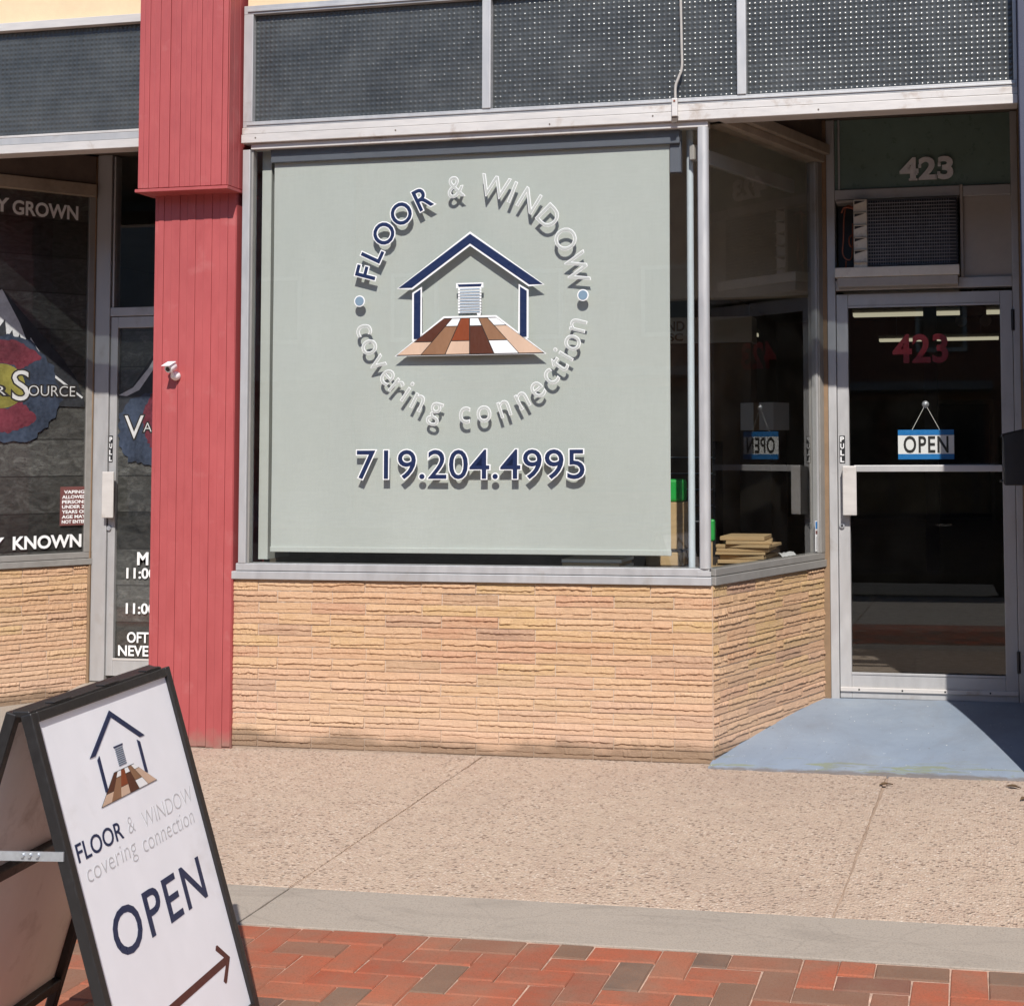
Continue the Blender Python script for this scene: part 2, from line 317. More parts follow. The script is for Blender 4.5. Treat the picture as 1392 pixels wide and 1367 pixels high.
GPANEL = M_plain('green_panel', (.155, .225, .195), .35, 0, .12, 3, 0, 1, dirt=((.05, .075, .05), 4, .58, .8))
TANP = M_plain('grey_panel', (.42, .39, .36), .6, 0, .12, 3, .0008, 200, dirt=((.58, .56, .50), 3, .62, .8))
ACW = M_plain('ac_cream', (.78, .74, .66), .55, 0, .1, 6, .0005, 300, dirt=((.36, .29, .22), 9, .58, .8)); ACD = M_plain('ac_coil_dark', (.035, .036, .042), .5, .4, .3, 30)
ACFIN = M_plain('ac_fin', (.24, .24, .26), .4, .7, .3, 40); COPPER = M_plain('copper_pipe', (.38, .13, .08), .45, .7, .2, 20)
ROOMW = M_plain('room_wall', (.30, .255, .20), .9, 0, .15, 2, .001, 200); ROOMF = M_plain('room_floor', (.12, .095, .075), .6, 0, .25, 2); ROOMC = M_plain('room_ceiling', (.30, .28, .25), .9, 0, .1, 2)
DARKW = M_plain('dark_wood', (.06, .045, .035), .6, 0, .3, 4); BULK = M_plain('bulkhead_plaster', (.66, .58, .45), .9, 0, .12, 2.5, .002, 120)
LAMP = M_emit('fluorescent_tube', (1.0, .92, .66), .42)
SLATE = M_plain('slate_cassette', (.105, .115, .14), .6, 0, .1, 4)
TRIMW = M_plain('pale_trim', (.50, .52, .48), .6, 0, .06, 3)
ASPH = M_plain('asphalt', (.055, .054, .052), .9, 0, .25, 6, .004, 220); KERBM = M_concrete('kerb_concrete', (.36, .33, .29), (.44, .41, .36))
CARP = M_plain('car_paint', (.012, .018, .04), .18, .3, .05, 3); TYRE = M_plain('tyre_rubber', (.02, .02, .02), .8, 0, .2, 20); CARG = M_plain('car_glass', (.015, .017, .018), .06, 0, .05); RIMM = M_plain('alloy_rim', (.5, .5, .5), .3, .8, .05)
CHROME = M_plain('chrome', (.7, .7, .7), .12, 1.0, .03); HEADL = M_plain('headlamp', (.7, .72, .74), .1, .3, .03)
OPPW = [M_plain('opposite_brick', (.24, .11, .075), .9, 0, .25, 5, .003, 80), M_plain('opposite_tan', (.36, .29, .21), .9, 0, .15, 3, .003, 80), M_plain('opposite_grey', (.25, .25, .245), .9, 0, .15, 3, .003, 80)]
DGLASS = M_plain('far_window_glass', (.02, .025, .03), .05, 0, .1)
LEAFM = M_plain('dry_leaf', (.11, .065, .03), .8, 0, .3, 60)
MTN = M_plain('mountain_print', (.52, .53, .53), .5, 0, .25, 18); MTND = M_plain('mountain_shade_print', (.022, .024, .028), .5, 0, .6, 9)
CRED = M_plain('faded_red_print', (.125, .022, .034), .5, 0, .5, 6); CBLU = M_plain('faded_blue_print', (.030, .042, .068), .5, 0, .6, 5); CYEL = M_plain('faded_yellow_print', (.19, .17, .035), .5, 0, .4, 7)
PRINTW = M_plain('white_print', (.86, .86, .85), .5, 0, .05); PRINTG = M_plain('silver_print', (.56, .56, .55), .5, 0, .2, 20); NOTICE = M_plain('maroon_notice', (.16, .06, .055), .5, 0, .2, 12)

# ------------------------------------------------------------------ builders
def link(o, parent=None):
    COL.objects.link(o)
    if parent is not None: o.parent = parent
    return o
def tag(o, label=None, cat=None, group=None, kind=None):
    if label: o['label'] = label
    if cat: o['category'] = cat
    if group: o['group'] = group
    if kind: o['kind'] = kind
    return o
def thing(name, label, cat, loc=(0, 0, 0), rz=0.0, group=None):
    o = bpy.data.objects.new(name, None); o.empty_display_size = .1; link(o); o.location = loc; o.rotation_euler = (0, 0, rz)
    return tag(o, label, cat, group)

class MB:
    def __init__(s): s.v = []; s.f = []; s.smooth = False
    def box(s, x0, x1, y0, y1, z0, z1):
        b = len(s.v); s.v += [(x, y, z) for z in (z0, z1) for y in (y0, y1) for x in (x0, x1)]
        s.f += [tuple(b + i for i in q) for q in ((0, 2, 3, 1), (4, 5, 7, 6), (0, 1, 5, 4), (1, 3, 7, 5), (3, 2, 6, 7), (2, 0, 4, 6))]; return s
    def prism(s, poly, a0, a1, axis='y'):
        """poly in the two other axes, extruded along axis"""
        b = len(s.v); n = len(poly)
        for a in (a0, a1):
            for (p, q) in poly: s.v.append({'x': (a, p, q), 'y': (p, a, q), 'z': (p, q, a)}[axis])
        s.f += [tuple(range(b, b + n)), tuple(range(b + 2 * n - 1, b + n - 1, -1))]
        s.f += [(b + i, b + n + i, b + n + (i + 1) % n, b + (i + 1) % n) for i in range(n)]; return s
    def tube(s, pts, r, n=10, r2=None):
        pts = [Vector(p) for p in pts]; b = len(s.v); m = len(pts)
        for k, p in enumerate(pts):
            d = (pts[min(k + 1, m - 1)] - pts[max(k - 1, 0)]).normalized()
            a = d.orthogonal().normalized() if k == 0 else (a - d * a.dot(d)).normalized()
            c = d.cross(a); rr = r if r2 is None else r + (r2 - r) * k / (m - 1)
            for i in range(n):
                t = 2 * math.pi * i / n; s.v.append(tuple(p + (a * math.cos(t) + c * math.sin(t)) * rr))
        for k in range(m - 1):
            for i in range(n): s.f.append((b + k * n + i, b + k * n + (i + 1) % n, b + (k + 1) * n + (i + 1) % n, b + (k + 1) * n + i))
        s.f += [tuple(range(b + n - 1, b - 1, -1)), tuple(range(b + (m - 1) * n, b + m * n))]; s.smooth = True; return s
    def lathe(s, prof, c, axis='y', n=20):
        """prof: (radius, along) pairs"""
        b = len(s.v); m = len(prof)
        for (r, h) in prof:
            for i in range(n):
                t = 2 * math.pi * i / n; p, q = r * math.cos(t), r * math.sin(t)
                o = {'x': (h, p, q), 'y': (p, h, q), 'z': (p, q, h)}[axis]; s.v.append((c[0] + o[0], c[1] + o[1], c[2] + o[2]))
        for k in range(m - 1):
            for i in range(n): s.f.append((b + k * n + i, b + k * n + (i + 1) % n, b + (k + 1) * n + (i + 1) % n, b + (k + 1) * n + i))
        s.f += [tuple(range(b, b + n)), tuple(range(b + (m - 1) * n, b + m * n))]; s.smooth = True; return s
    def mesh(s, name, mat):
        me = bpy.data.meshes.new(name); me.from_pydata(s.v, [], s.f)
        bm = bmesh.new(); bm.from_mesh(me); bmesh.ops.recalc_face_normals(bm, faces=bm.faces); bm.to_mesh(me); bm.free()
        if mat: me.materials.append(mat)
        if s.smooth:
            for p in me.polygons: p.use_smooth = True
            try: me.set_sharp_from_angle(angle=R(40))
            except Exception: pass
        me.update(); return me
    def build(s, name, mat, parent=None, bevel=0.0, loc=None, rz=None, rot=None):
        o = bpy.data.objects.new(name, s.mesh(name, mat)); link(o, parent)
        if loc: o.location = loc
        if rz is not None: o.rotation_euler = (0, 0, rz)
        if rot: o.rotation_euler = rot
        if bevel:
            md = o.modifiers.new('bevel', 'BEVEL'); md.width = bevel; md.segments = 2; md.limit_method = 'ANGLE'; md.angle_limit = R(35)
        return o
def box(name, mat, parent, x0, x1, y0, y1, z0, z1, bevel=0.0, **kw):
    return MB().box(x0, x1, y0, y1, z0, z1).build(name, mat, parent, bevel, **kw)

# text: built-in typeface turned into solid meshes lying in local XY
def text_mesh(body, size=1.0, offset=0.0, extrude=.0006, spacing=1.0):
    cu = bpy.data.curves.new('lettering', 'FONT'); cu.body = body; cu.size = size; cu.offset = offset; cu.extrude = extrude
    cu.space_character = spacing; cu.resolution_u = 4
    o = bpy.data.objects.new('lettering', cu); COL.objects.link(o)
    bpy.context.view_layer.update()
    me = bpy.data.meshes.new_from_object(o.evaluated_get(bpy.context.evaluated_depsgraph_get()))
    bpy.data.objects.remove(o); bpy.data.curves.remove(cu); return me
def bounds(me):
    xs = [v.co.x for v in me.vertices]; ys = [v.co.y for v in me.vertices]; return min(xs), max(xs), min(ys), max(ys)
CAPH = bounds(text_mesh('H'))[3]; XH = bounds(text_mesh('x'))[3]
def fit_text(body, x0, x1, y0, y1, mat, name='lettering', offset=0.0, extrude=.0006, capital=True, spacing=1.0, refbody=None):
    """text mesh stretched so its ink spans x0..x1 and its capitals (or x-height) y0..y1"""
    sz = (y1 - y0) / (CAPH if capital else XH)
    ref = bounds(text_mesh(body, sz, 0, extrude, spacing)); me = text_mesh(body, sz, offset, extrude, spacing)
    kx = (x1 - x0) / (ref[1] - ref[0])
    for v in me.vertices:
        v.co.x = x0 + (v.co.x - ref[0]) * kx; v.co.y = y0 + v.co.y
    me.name = name; me.materials.clear(); me.materials.append(mat); return me
def put(name, me, parent, loc=(0, 0, 0), rot=(math.pi / 2, 0, 0)):
    o = bpy.data.objects.new(name, me); link(o, parent); o.location = loc; o.rotation_euler = rot; return o
def flat(polys, mat, name, depth=.0006):
    """flat outlines in local XY with a hair of thickness"""
    m = MB()
    for p in polys: m.prism(p, -depth, depth, 'z')
    return m.mesh(name, mat)

def G(x, y): return .005 * x + .012 * min(y, 0)

# ------------------------------------------------------------------ ground
def ground_quad(name, mat, parent, pts, thick=.05, bevel=0.0, lift=0.0, jit=0.0):
    if jit:
        out = []
        for i in range(len(pts)):
            p, q = Vector(pts[i]), Vector(pts[(i + 1) % len(pts)]); k = max(1, int((q - p).length / .045)); nn = Vector((-(q - p).y, (q - p).x)).normalized(); w = 0
            for j in range(k):
                w = w * .6 + random.uniform(-jit, jit); out.append(tuple(p + (q - p) * (j / k) + nn * w))
        pts = out
    m = MB(); b = [(x, y, G(x, y) + lift) for x, y in pts]; n = len(b)
    m.v = [(x, y, z - thick) for x, y, z in b] + b
    m.f = [tuple(range(n - 1, -1, -1)), tuple(range(n, 2 * n))] + [(i, (i + 1) % n, n + (i + 1) % n, n + i) for i in range(n)]
    return m.build(name, mat, parent, bevel)
YB, YK = -1.957, -2.310
walk = tag(ground_quad('sidewalk', JOINT, None, [(-16, YB), (16, YB), (16, .6), (-16, .6)], .08, 0, -.0035), 'pinkish exposed aggregate pavement along the shopfronts', None, None, 'structure')
jx = [(-16, -16), (-14.3, -14.3), (-12.4, -12.4), (-10.5, -10.5), (-8.6, -8.6), (-6.75, -6.75), (-4.87, -4.87), (-2.98, -2.98), (-1.110, -1.092), (.815, .738), (2.72, 2.66), (4.6, 4.55), (6.5, 6.5), (8.4, 8.4), (10.3, 10.3), (12.2, 12.2), (14.1, 14.1), (16, 16)]
for (a, a2), (b, b2) in zip(jx[:-1], jx[1:]):
    g = .0045
    ground_quad('slab', AGG, walk, [(a2 + g, YB + .003), (b2 - g, YB + .003), (b - g, .55), (a + g, .55)], .06, .003, 0, .0026 if -5 < a < 5 else 0)
band = tag(ground_quad('concrete_strip', JOINT, None, [(-16, YK), (16, YK), (16, YB), (-16, YB)], .08, 0, -.010), 'smooth grey concrete strip between aggregate paving and red bricks', None, None, 'structure')
bj = [-16, -10.5, -6.75, -2.98, -1.088, 4.55, 8.4, 16]
for a, b in zip(bj[:-1], bj[1:]):
    ground_quad('slab', CONC, band, [(a + .003, YK + .002), (b - .003, YK + .002), (b - .003, YB - .002), (a + .003, YB - .002)], .06, .003, .001, .0016 if -4 < b < 6 else 0)
YE = -3.85
bed = tag(ground_quad('brick_paving', SAND, None, [(-16, YE), (16, YE), (16, YK), (-16, YK)], .08, 0, -.0042), 'red and brown clay bricks laid in a herringbone pattern', None, None, 'structure')
# herringbone of real bricks where the photograph shows them
U = .1035; GX0, GY0 = -2.83, -2.318
brick_cache = {}
def brick_mesh(w, d, var):
    key = (round(w, 3), round(d, 3), var)
    if key in brick_cache: return brick_cache[key]
    m = MB(); c = .0035; h = .05; rnd = random.Random(var * 7 + 1)
    top = [(-w / 2 + c, -d / 2 + c), (w / 2 - c, -d / 2 + c), (w / 2 - c, d / 2 - c), (-w / 2 + c, d / 2 - c)]
    bot = [(-w / 2, -d / 2), (w / 2, -d / 2), (w / 2, d / 2), (-w / 2, d / 2)]
    m.v = [(x, y, -h) for x, y in bot] + [(x, y, -.004 + rnd.uniform(-.001, .0005)) for x, y in bot] + [(x + rnd.uniform(-.001, .001), y + rnd.uniform(-.001, .001), rnd.uniform(-.0008, .0008)) for x, y in top]
    m.f = [(3, 2, 1, 0), (8, 9, 10, 11)] + [(i, (i + 1) % 4, 4 + (i + 1) % 4, 4 + i) for i in range(4)] + [(4 + i, 4 + (i + 1) % 4, 8 + (i + 1) % 4, 8 + i) for i in range(4)]
    me = m.mesh('brick', PAVER); brick_cache[key] = me; return me
NB = 0
rows = 10
for i in range(0, 52):
    for j in range(-1, rows):
        d = (i - (-j)) % 4
        if d == 0: cells = [(i, j), (i + 1, j)]
        elif d == 3: cells = [(i, j), (i, j - 1)]
        else: continue
        cells = [c for c in cells if 0 <= c[1] < rows]
        if not cells: continue
        xa = min(c[0] for c in cells); xb = max(c[0] for c in cells) + 1; ya = min(c[1] for c in cells); yb = max(c[1] for c in cells) + 1
        gap = .0026; w = (xb - xa) * U - gap; dd = (yb - ya) * U - gap
        x = GX0 + (xa + xb) / 2 * U; y = GY0 - (ya + yb) / 2 * U
        o = bpy.data.objects.new('brick', brick_mesh(w, dd, random.randrange(5))); link(o, bed)
        o.location = (x + random.uniform(-.0012, .0012), y + random.uniform(-.0012, .0012), G(x, y) + random.uniform(-.0015, .002))
        o.rotation_euler = (R(.7) * random.uniform(-.3, .3), -.005 + R(random.uniform(-.2, .2)), R(random.uniform(-.45, .45))); NB += 1
YF = GY0 - rows * U
for (xa, xb, ya, yb) in ((-16, GX0 - .004, YE, YK - .003), (GX0 + 53 * U, 16, YE, YK - .003), (GX0, GX0 + 53 * U - .004, YE, YF - .004)):
    tag(ground_quad('brick_field', M_roadbrick() if 'brick_field' not in MATS else MATS['brick_field'], bed, [(xa, ya), (xb, ya), (xb, yb), (xa, yb)], .05, 0, -.001), kind='stuff')
kw = tag(ground_quad('kerbside_pavement', JOINT, None, [(-16, -6.85), (16, -6.85), (16, YE), (-16, YE)], .08, 0, -.008), 'pale concrete walk between the brick strip and the kerb', None, None, 'structure')
for a in range(-16, 16, 2):
    for (ya, yb) in ((-6.85, -5.35), (-5.35, YE)): ground_quad('slab', CONC2, kw, [(a + .13, ya + .004), (a + 2.122, ya + .004), (a + 2.122, yb - .004), (a + .13, yb - .004)], .06, .004)
tag(ground_quad('kerb', KERBM, None, [(-60, -7.0), (60, -7.0), (60, -6.853), (-60, -6.853)], .2, .012, -.004), 'grey concrete kerb along the street edge', None, None, 'structure')
tag(box('road', ASPH, None, -80, 80, -22, -7.0, -.4, -.235), 'dark asphalt street', None, None, 'structure')
tag(box('far_pavement', CONC2, None, -80, 80, -26.5, -22, -.3, -.1), 'pale pavement across the street', None, None, 'structure')
tag(box('ground', JOINT, None, -250, 250, -250, 250, -.75, -.5), 'bare earth under the town', None, None, 'structure')

# ------------------------------------------------------------------ stone veneer
def stone_mesh(seed):
    """split-face ledge stone: sawn top and bottom, a thin broken lip running along the face"""
    rnd = random.Random(seed); m = MB(); nx = 24
    zr = rnd.uniform(.36, .66); dp = rnd.uniform(.0035, .0075); tgt = zr; rowsv = []; notch = rnd.choice((None, None, rnd.randint(3, nx - 4)))
    for i in range(nx + 1):
        x = i / nx
        if rnd.random() < .10: tgt = zr + rnd.uniform(-.14, .14)
        zr += (tgt - zr) * .3 + rnd.uniform(-.035, .035); zr = min(.74, max(.28, zr))
        d = dp * rnd.uniform(.6, 1.3); e = .6 if i in (0, nx) else 1; lowd = rnd.uniform(.0026, .0050)
        if notch and abs(i - notch) < 3: d *= .35
        xx = x + (rnd.uniform(-.010, .010) if 0 < i < nx else 0)
        rowsv.append([(x, .03, 0), (x, -lowd - .0006, .0), (x, -lowd - .0004, .10), (xx, -lowd * .45, zr - rnd.uniform(.06, .11)), (xx, -d * e - .002, zr), (xx, -d * e * .8 - .0015, min(.94, zr + rnd.uniform(.10, .22))), (x, -.0004 - .0008 * rnd.random(), 1), (x, .03, 1)])
    k = len(rowsv[0])
    for r in rowsv: m.v += r
    for i in range(nx):
        for j in range(k - 1): m.f.append((i * k + j, (i + 1) * k + j, (i + 1) * k + j + 1, i * k + j + 1))
    m.f += [tuple(range(k)), tuple(range(nx * k + k - 1, nx * k - 1, -1))]
    return m.mesh('stone', STONE)
STONES = [stone_mesh(s) for s in range(22)]
def stone_wall(parent, p0, theta, length, ztop, ncourse, pitch, first_even, first_odd, step=.283, zcut=None, core=.25, corner=True, rz_extra=0):
    """mortared core plus one object per stone; local x along the wall, -y outwards"""
    w = box('stone_wall', MORTAR, parent, 0, length, .0008, core, -.08, ztop, loc=(p0[0], p0[1], 0), rz=theta)
    for c in range(ncourse):
        z1 = ztop - c * pitch - .002; z0 = z1 - pitch + .0042
        xs = [0.0]; x = (first_even if c % 2 == 0 else first_odd)
        while x < length - .05: xs.append(x + random.uniform(-.006, .006)); x += step
        xs.append(length)
        for a, b in zip(xs[:-1], xs[1:]):
            o = bpy.data.objects.new('stone', STONES[random.randrange(len(STONES))]); link(o, w)
            flip = random.random() < .5
            la, lb = a + .0024, b - .0024
            o.location = ((lb if flip else la), random.uniform(-.0015, .002), z0); o.scale = ((-1 if flip else 1) * (lb - la), random.uniform(.75, 1.25), z1 - z0)
            if False: pass
    return w

# ------------------------------------------------------------------ the shop
shop = thing('shop_building', 'shopfront with tan ledge stone base, aluminium windows and recessed door beside the red pilaster', 'building')
TH = math.atan2(1.121, .3988); DL = math.hypot(1.121, .3988)
CP = .807 / 15
stone_wall(shop, (-2.405, 0), 0, 2.405, .807, 15, CP, .135, .24, core=.2)
stone_wall(shop, (0, 0), TH, DL + .01, .807, 15, CP, .13, .05, step=.2835, core=.18)
# upper front wall
up = box('upper_wall', CREAM, shop, -2.36, 1.40, .0, .25, 3.668, 7.5)
# header and transom
hd = MB().box(-2.372, 1.404, -.034, .075, 2.968, 3.011).build('header', ALU_W, shop, .003)
box('cover_strip', ALU_W, hd, -2.372, 1.404, -.026, .06, 3.0135, 3.046, .003)
box('head_strip', ALU_W, hd, -2.33, -.008, -.012, .05, 2.939, 2.9665, .002)
rnd = random.Random(3)
for k in range(6):
    x = -2.35 + k * .70 + rnd.uniform(-.02, .30); MB().lathe([(.004, -.036), (.004, -.0345)], (x, 0, 2.99 + rnd.uniform(-.008, .01)), 'y', 8).build('screw', BROWN, hd)
tw = MB().box(-2.372, 1.404, -.018, .05, 3.048, 3.078).box(-2.372, 1.404, -.018, .05, 3.622, 3.666).box(-2.372, -2.322, -.018, .05, 3.078, 3.622).box(1.388, 1.404, -.018, .05, 3.078, 3.622).build('transom_window', ALU, shop, .002)
box('frame_lip', ALU, tw, -2.350, 1.396, -.026, -.0185, 3.633, 3.646, .002)
box('frame_lip', ALU, tw, -2.350, 1.396, -.024, -.0185, 3.058, 3.068, .002)
for a, b in ((-1.114, -1.070), (.133, .177)): box('mullion', ALU, tw, a, b, -.024, .05, 3.0785, 3.6215, .004)
def pebbled(x0, x1, z0, z1, y, pitch=.0246, amp=.0035, q=6):
    nx = int(round((x1 - x0) / pitch)); nz = int(round((z1 - z0) / pitch)); NX, NZ = nx * q, nz * q; vs, fs = [], []
    rnd = random.Random(int(x0 * 1000)); ch = [[rnd.uniform(.75, 1.25) for _ in range(nx + 1)] for _ in range(nz + 1)]
    for j in range(NZ + 1):
        for i in range(NX + 1):
            u = (i % q) / q - .5; v = (j % q) / q - .5; r2 = (u * u + v * v) / .40 ** 2
            h = max(0, 1 - r2) ** 1.5 * ch[j // q][i // q]
            vs.append((x0 + (x1 - x0) * i / NX, y - amp * h, z0 + (z1 - z0) * j / NZ))
    for j in range(NZ):
        for i in range(NX): a = j * (NX + 1) + i; fs.append((a, a + 1, a + NX + 2, a + NX + 1))
    me = bpy.data.meshes.new('pane'); me.from_pydata(vs, [], fs); me.materials.append(PEB)
    me.polygons.foreach_set('use_smooth', [True] * len(fs))
    return me
for a, b in ((-2.324, -1.112), (-1.072, .135), (.175, 1.390)):
    link(bpy.data.objects.new('pane', pebbled(a, b, 3.076, 3.624, .012)), tw)

# display window: frame, sill, pane, vinyl
dw = MB().box(-2.372, -2.332, -.016, .06, .886, 2.938).build('display_window', ALU, shop, .003)
box('sill', ALU, dw, -2.405, -.002, -.022, .08, .8095, .848, .003)
box('bottom_rail', ALU, dw, -2.385, -.012, -.014, .07, .8505, .886, .003)
box('joint_plate', ALU, dw, -.068, -.004, -.0175, -.0145, .852, .874, .001)
box('left_bead', ALU_D, dw, -2.331, -2.322, .0, .03, .887, 2.937)
box('reveal_board', TRIMW, dw, -2.312, -2.262, .075, .30, .90, 2.95)
pn = box('pane', GLASS, dw, -2.330, -.060, .006, .012, .8865, 2.9385)
cm = MB(); cm.prism([(-.060, .03), (-.060, -.004), (-.054, -.016), (-.036, -.022), (-.018, -.020), (-.008, -.010), (-.006, .002), (-.012, .03)], .8865, 2.9385, 'z')
cm.smooth = True; cm.build('corner_mullion', ALU, dw)

# vinyl sign on the glass
YV = .0040
CC = (-1.183, 2.164); RR = .552
glyphs = []
def arc_letter(ch, th, upper, fillmat, lower_text=False, off_out=.0075, off_in=0.0, rad=RR, size=.104 / CAPH, shrinkx=.94):
    th = R(th)
    x, z = CC[0] + rad * math.sin(th), CC[1] + rad * math.cos(th)
    rot = -th if not lower_text else math.pi - th
    mid = (CAPH if upper else XH) * size / 2
    out = []
    ref = bounds(text_mesh(ch, size, 0)); cx_ = (ref[0] + ref[1]) / 2
    for off, mt, dy in ((off_out, WHITE, 0.0), (off_in, fillmat, -.0016)):
        me = text_mesh(ch, size, off)
        for v in me.vertices: v.co.x = (v.co.x - cx_) * shrinkx; v.co.y -= mid
        me.materials.clear(); me.materials.append(mt)
        out.append(put('letter', me, dw, (x, YV + dy, z), (math.pi / 2, -rot, 0)))
    return out
for ch, th in zip('FLOOR', (-75, -65, -53.2, -39.6, -26)): arc_letter(ch, th, True, NAVY, off_in=.0016, off_out=.0072)
for ch, th in zip('&WINDOW', (-7.6, 13.2, 23.0, 32.8, 46.2, 60.5, 76)): arc_letter(ch, th, True, GREYV, off_in=-.0018, off_out=.0014)
for ch, th in zip('covering', (-104.5, -113.6, -122.8, -131.5, -138.6, -144.6, -152.3, -162.3)): arc_letter(ch, th, False, GREYV, True, off_in=-.0018, off_out=.0014, rad=.561, size=.076 / XH, shrinkx=.88)
for ch, th in zip('connection', (-177.7, 172.3, 161.6, 151.5, 142.3, 133.3, 126.0, 120.6, 113.4, 104.6)): arc_letter(ch, th, False, GREYV, True, off_in=-.0018, off_out=.0014, rad=.561, size=.076 / XH, shrinkx=.88)
def disc(r, n=28): return [(r * math.cos(2 * math.pi * i / n), r * math.sin(2 * math.pi * i / n)) for i in range(n)]
for x in (-1.750, -.617):
    put('dot', flat([disc(.028)], WHITE, 'dot'), dw, (x, YV, 2.166)); put('dot', flat([disc(.0225)], LBLUE, 'dot'), dw, (x, YV - .0016, 2.166))
put('phone_number', fit_text('719.204.4995', -1.757, -.610, 1.300, 1.436, WHITE, offset=.0058), dw, (0, YV, 0))
put('phone_number', fit_text('719.204.4995', -1.757, -.610, 1.300, 1.436, NAVY, offset=.0004), dw, (0, YV - .0016, 0))

def grow(poly, d):
    """offset a polygon outwards"""
    n = len(poly); a = sum(poly[i][0] * poly[(i + 1) % n][1] - poly[(i + 1) % n][0] * poly[i][1] for i in range(n)); s = 1 if a > 0 else -1; out = []
    for i in range(n):
        p0, p1, p2 = Vector(poly[i - 1]), Vector(poly[i]), Vector(poly[(i + 1) % n])
        e1 = (p1 - p0).normalized(); e2 = (p2 - p1).normalized(); n1 = Vector((e1.y, -e1.x)) * s; n2 = Vector((e2.y, -e2.x)) * s
        b = (n1 + n2); k = d / max(.35, (1 + n1.dot(n2)) / 1) if b.length > 1e-6 else 0; k = min(k, d * 1.6); out.append(tuple(p1 + b * k))
    return out
def house_logo(parent, sx, sy, ox, oy, lay, outline, zoff=0.0, pk=1.0):
    """the house emblem in local XY: unit = metres of the window sign; lay(mesh,name,level) places it"""
    T = lambda p: (ox + p[0] * sx, oy + p[1] * sy)
    roof = [(0, .312), (.366, .058), (.298, .058), (0, .265), (-.298, .058), (-.366, .058)]
    posts = [[(-.286, .028), (-.252, .050), (-.252, -.192), (-.286, -.192)], [(.252, .050), (.286, .028), (.286, -.192), (.252, -.192)]]
    top, bot = -.094, -.272
    xt = lambda k: -.130 + k * .260 / 6; xb = lambda k: -.376 + k * .752 / 6
    def edge(k, v): f = (top - v) / (top - bot); return xt(k) + (xb(k) - xt(k)) * f
    rows = [(0, [(-.205, 0), (None, 3)]), (1, [(-.132, 4), (None, 1)]), (2, [(-.203, 2), (None, 3)]), (3, [(-.132, 4), (None, 0)]), (4, [(-.203, 1), (None, 4)]), (5, [(-.132, 4), (None, 3)])]
    floor = [(xt(0), top), (xt(6), top), (xb(6), bot), (xb(0), bot)]
    if outline:
        for nm, p in [('logo_roof_outline', roof)] + [('logo_post_outline', q) for q in posts] + [('logo_floor_outline', floor)]:
            lay(flat([[T(q) for q in grow(p, .009)]], WHITE, nm), nm, 0)
    lay(flat([[T(q) for q in roof]], NAVY, 'logo_roof'), 'logo_roof', 1)
    for p in posts: lay(flat([[T(q) for q in p]], NAVY, 'logo_post'), 'logo_post', 1)
    lay(flat([[T(q) for q in floor]], OUTLN, 'logo_floor'), 'logo_floor', 1)
    for k, cells in rows:
        v0 = top - .004
        for v1, ci in cells:
            v1 = bot + .004 if v1 is None else v1
            g = .0022
            poly = [(edge(k, v0) + g, v0), (edge(k + 1, v0) - g, v0), (edge(k + 1, v1) - g, v1), (edge(k, v1) + g, v1)]
            lay(flat([[T(q) for q in poly]], PL[ci], 'plank'), 'plank', 2); v0 = v1 - .004
    # little window blind
    if outline: lay(flat([[T(q) for q in ((-.070, .074), (.068, .074), (.068, .050), (-.070, .050))]], WHITE, 'logo_blind_outline'), 'logo_blind_outline', 0)
    lay(flat([[T(q) for q in ((-.062, .068), (.060, .068), (.055, .056), (-.056, .056))]], NAVY, 'logo_blind_head'), 'logo_blind_head', 1)
    for i in range(9):
        v = .046 - i * .0138
        if outline: lay(flat([[T(q) for q in ((-.060, v + .003), (.058, v + .003), (.058, v - .0075), (-.060, v - .0075))]], WHITE, 'logo_slat'), 'logo_slat', 0)
        lay(flat([[T(q) for q in ((-.050, v), (.050, v), (.050, v - .0045), (-.050, v - .0045))]], PLB if not outline else LBLUE, 'logo_slat'), 'logo_slat', 1)
    if outline: lay(flat([[T((.046 + p[0], -.076 + p[1])) for p in disc(.010, 14)]], WHITE, 'logo_cord'), 'logo_cord', 0)
PLB = M_plain('slate_blue_print', (.07, .11, .16), .5, 0, .05)
house_logo(dw, 1, 1, -1.181, 2.166, lambda me, nm, lv: put(nm, me, dw, (0, YV - .0014 * lv, 0)), True)

# angled window beside the door
aw = MB().box(.0, DL, -.018, .07, .8095, .848).build('angled_window', ALU_D, shop, .003, loc=(0, 0, 0), rz=TH)
box('bottom_rail', ALU_D, aw, .012, DL, -.010, .06, .8505, .884, .003)
box('stile', ALU_D, aw, DL - .062, DL - .004, -.012, .055, .8845, 2.966, .003)
box('stile_bead', ALU, aw, DL - .074, DL - .0625, -.004, .03, .8855, 2.966, .002)
box('head_beam', SOFFIT_BEAM, aw, .03, DL - .02, -.035, .07, 2.968, 3.005, .003)
box('head_beam', SOFFIT_BEAM, aw, .03, DL - .02, -.065, .07, 3.007, 3.060, .003)
box('head_beam', BROWN, aw, .03, DL - .02, -.020, .07, 3.062, 3.20, .003)
box('inner_rail', TANP, aw, .02, DL - .11, .10, .125, 2.80, 2.872, .003)
box('pane', GLASS, aw, .012, DL - .070, .0045, .0055, .8845, 2.967)
stk = box('window_sticker', WHITE, aw, DL - .106, DL - .082, .0015, .0032, .895, 1.055)
box('sticker_panel', SIGNB, stk, DL - .104, DL - .084, .0005, .0014, 1.012, 1.050)
box('sticker_panel', NOTICE, stk, DL - .104, DL - .084, .0005, .0014, .985, 1.003)
box('sticker_panel', THINGREY, stk, DL - .101, DL - .087, .0005, .0014, .905, .972)

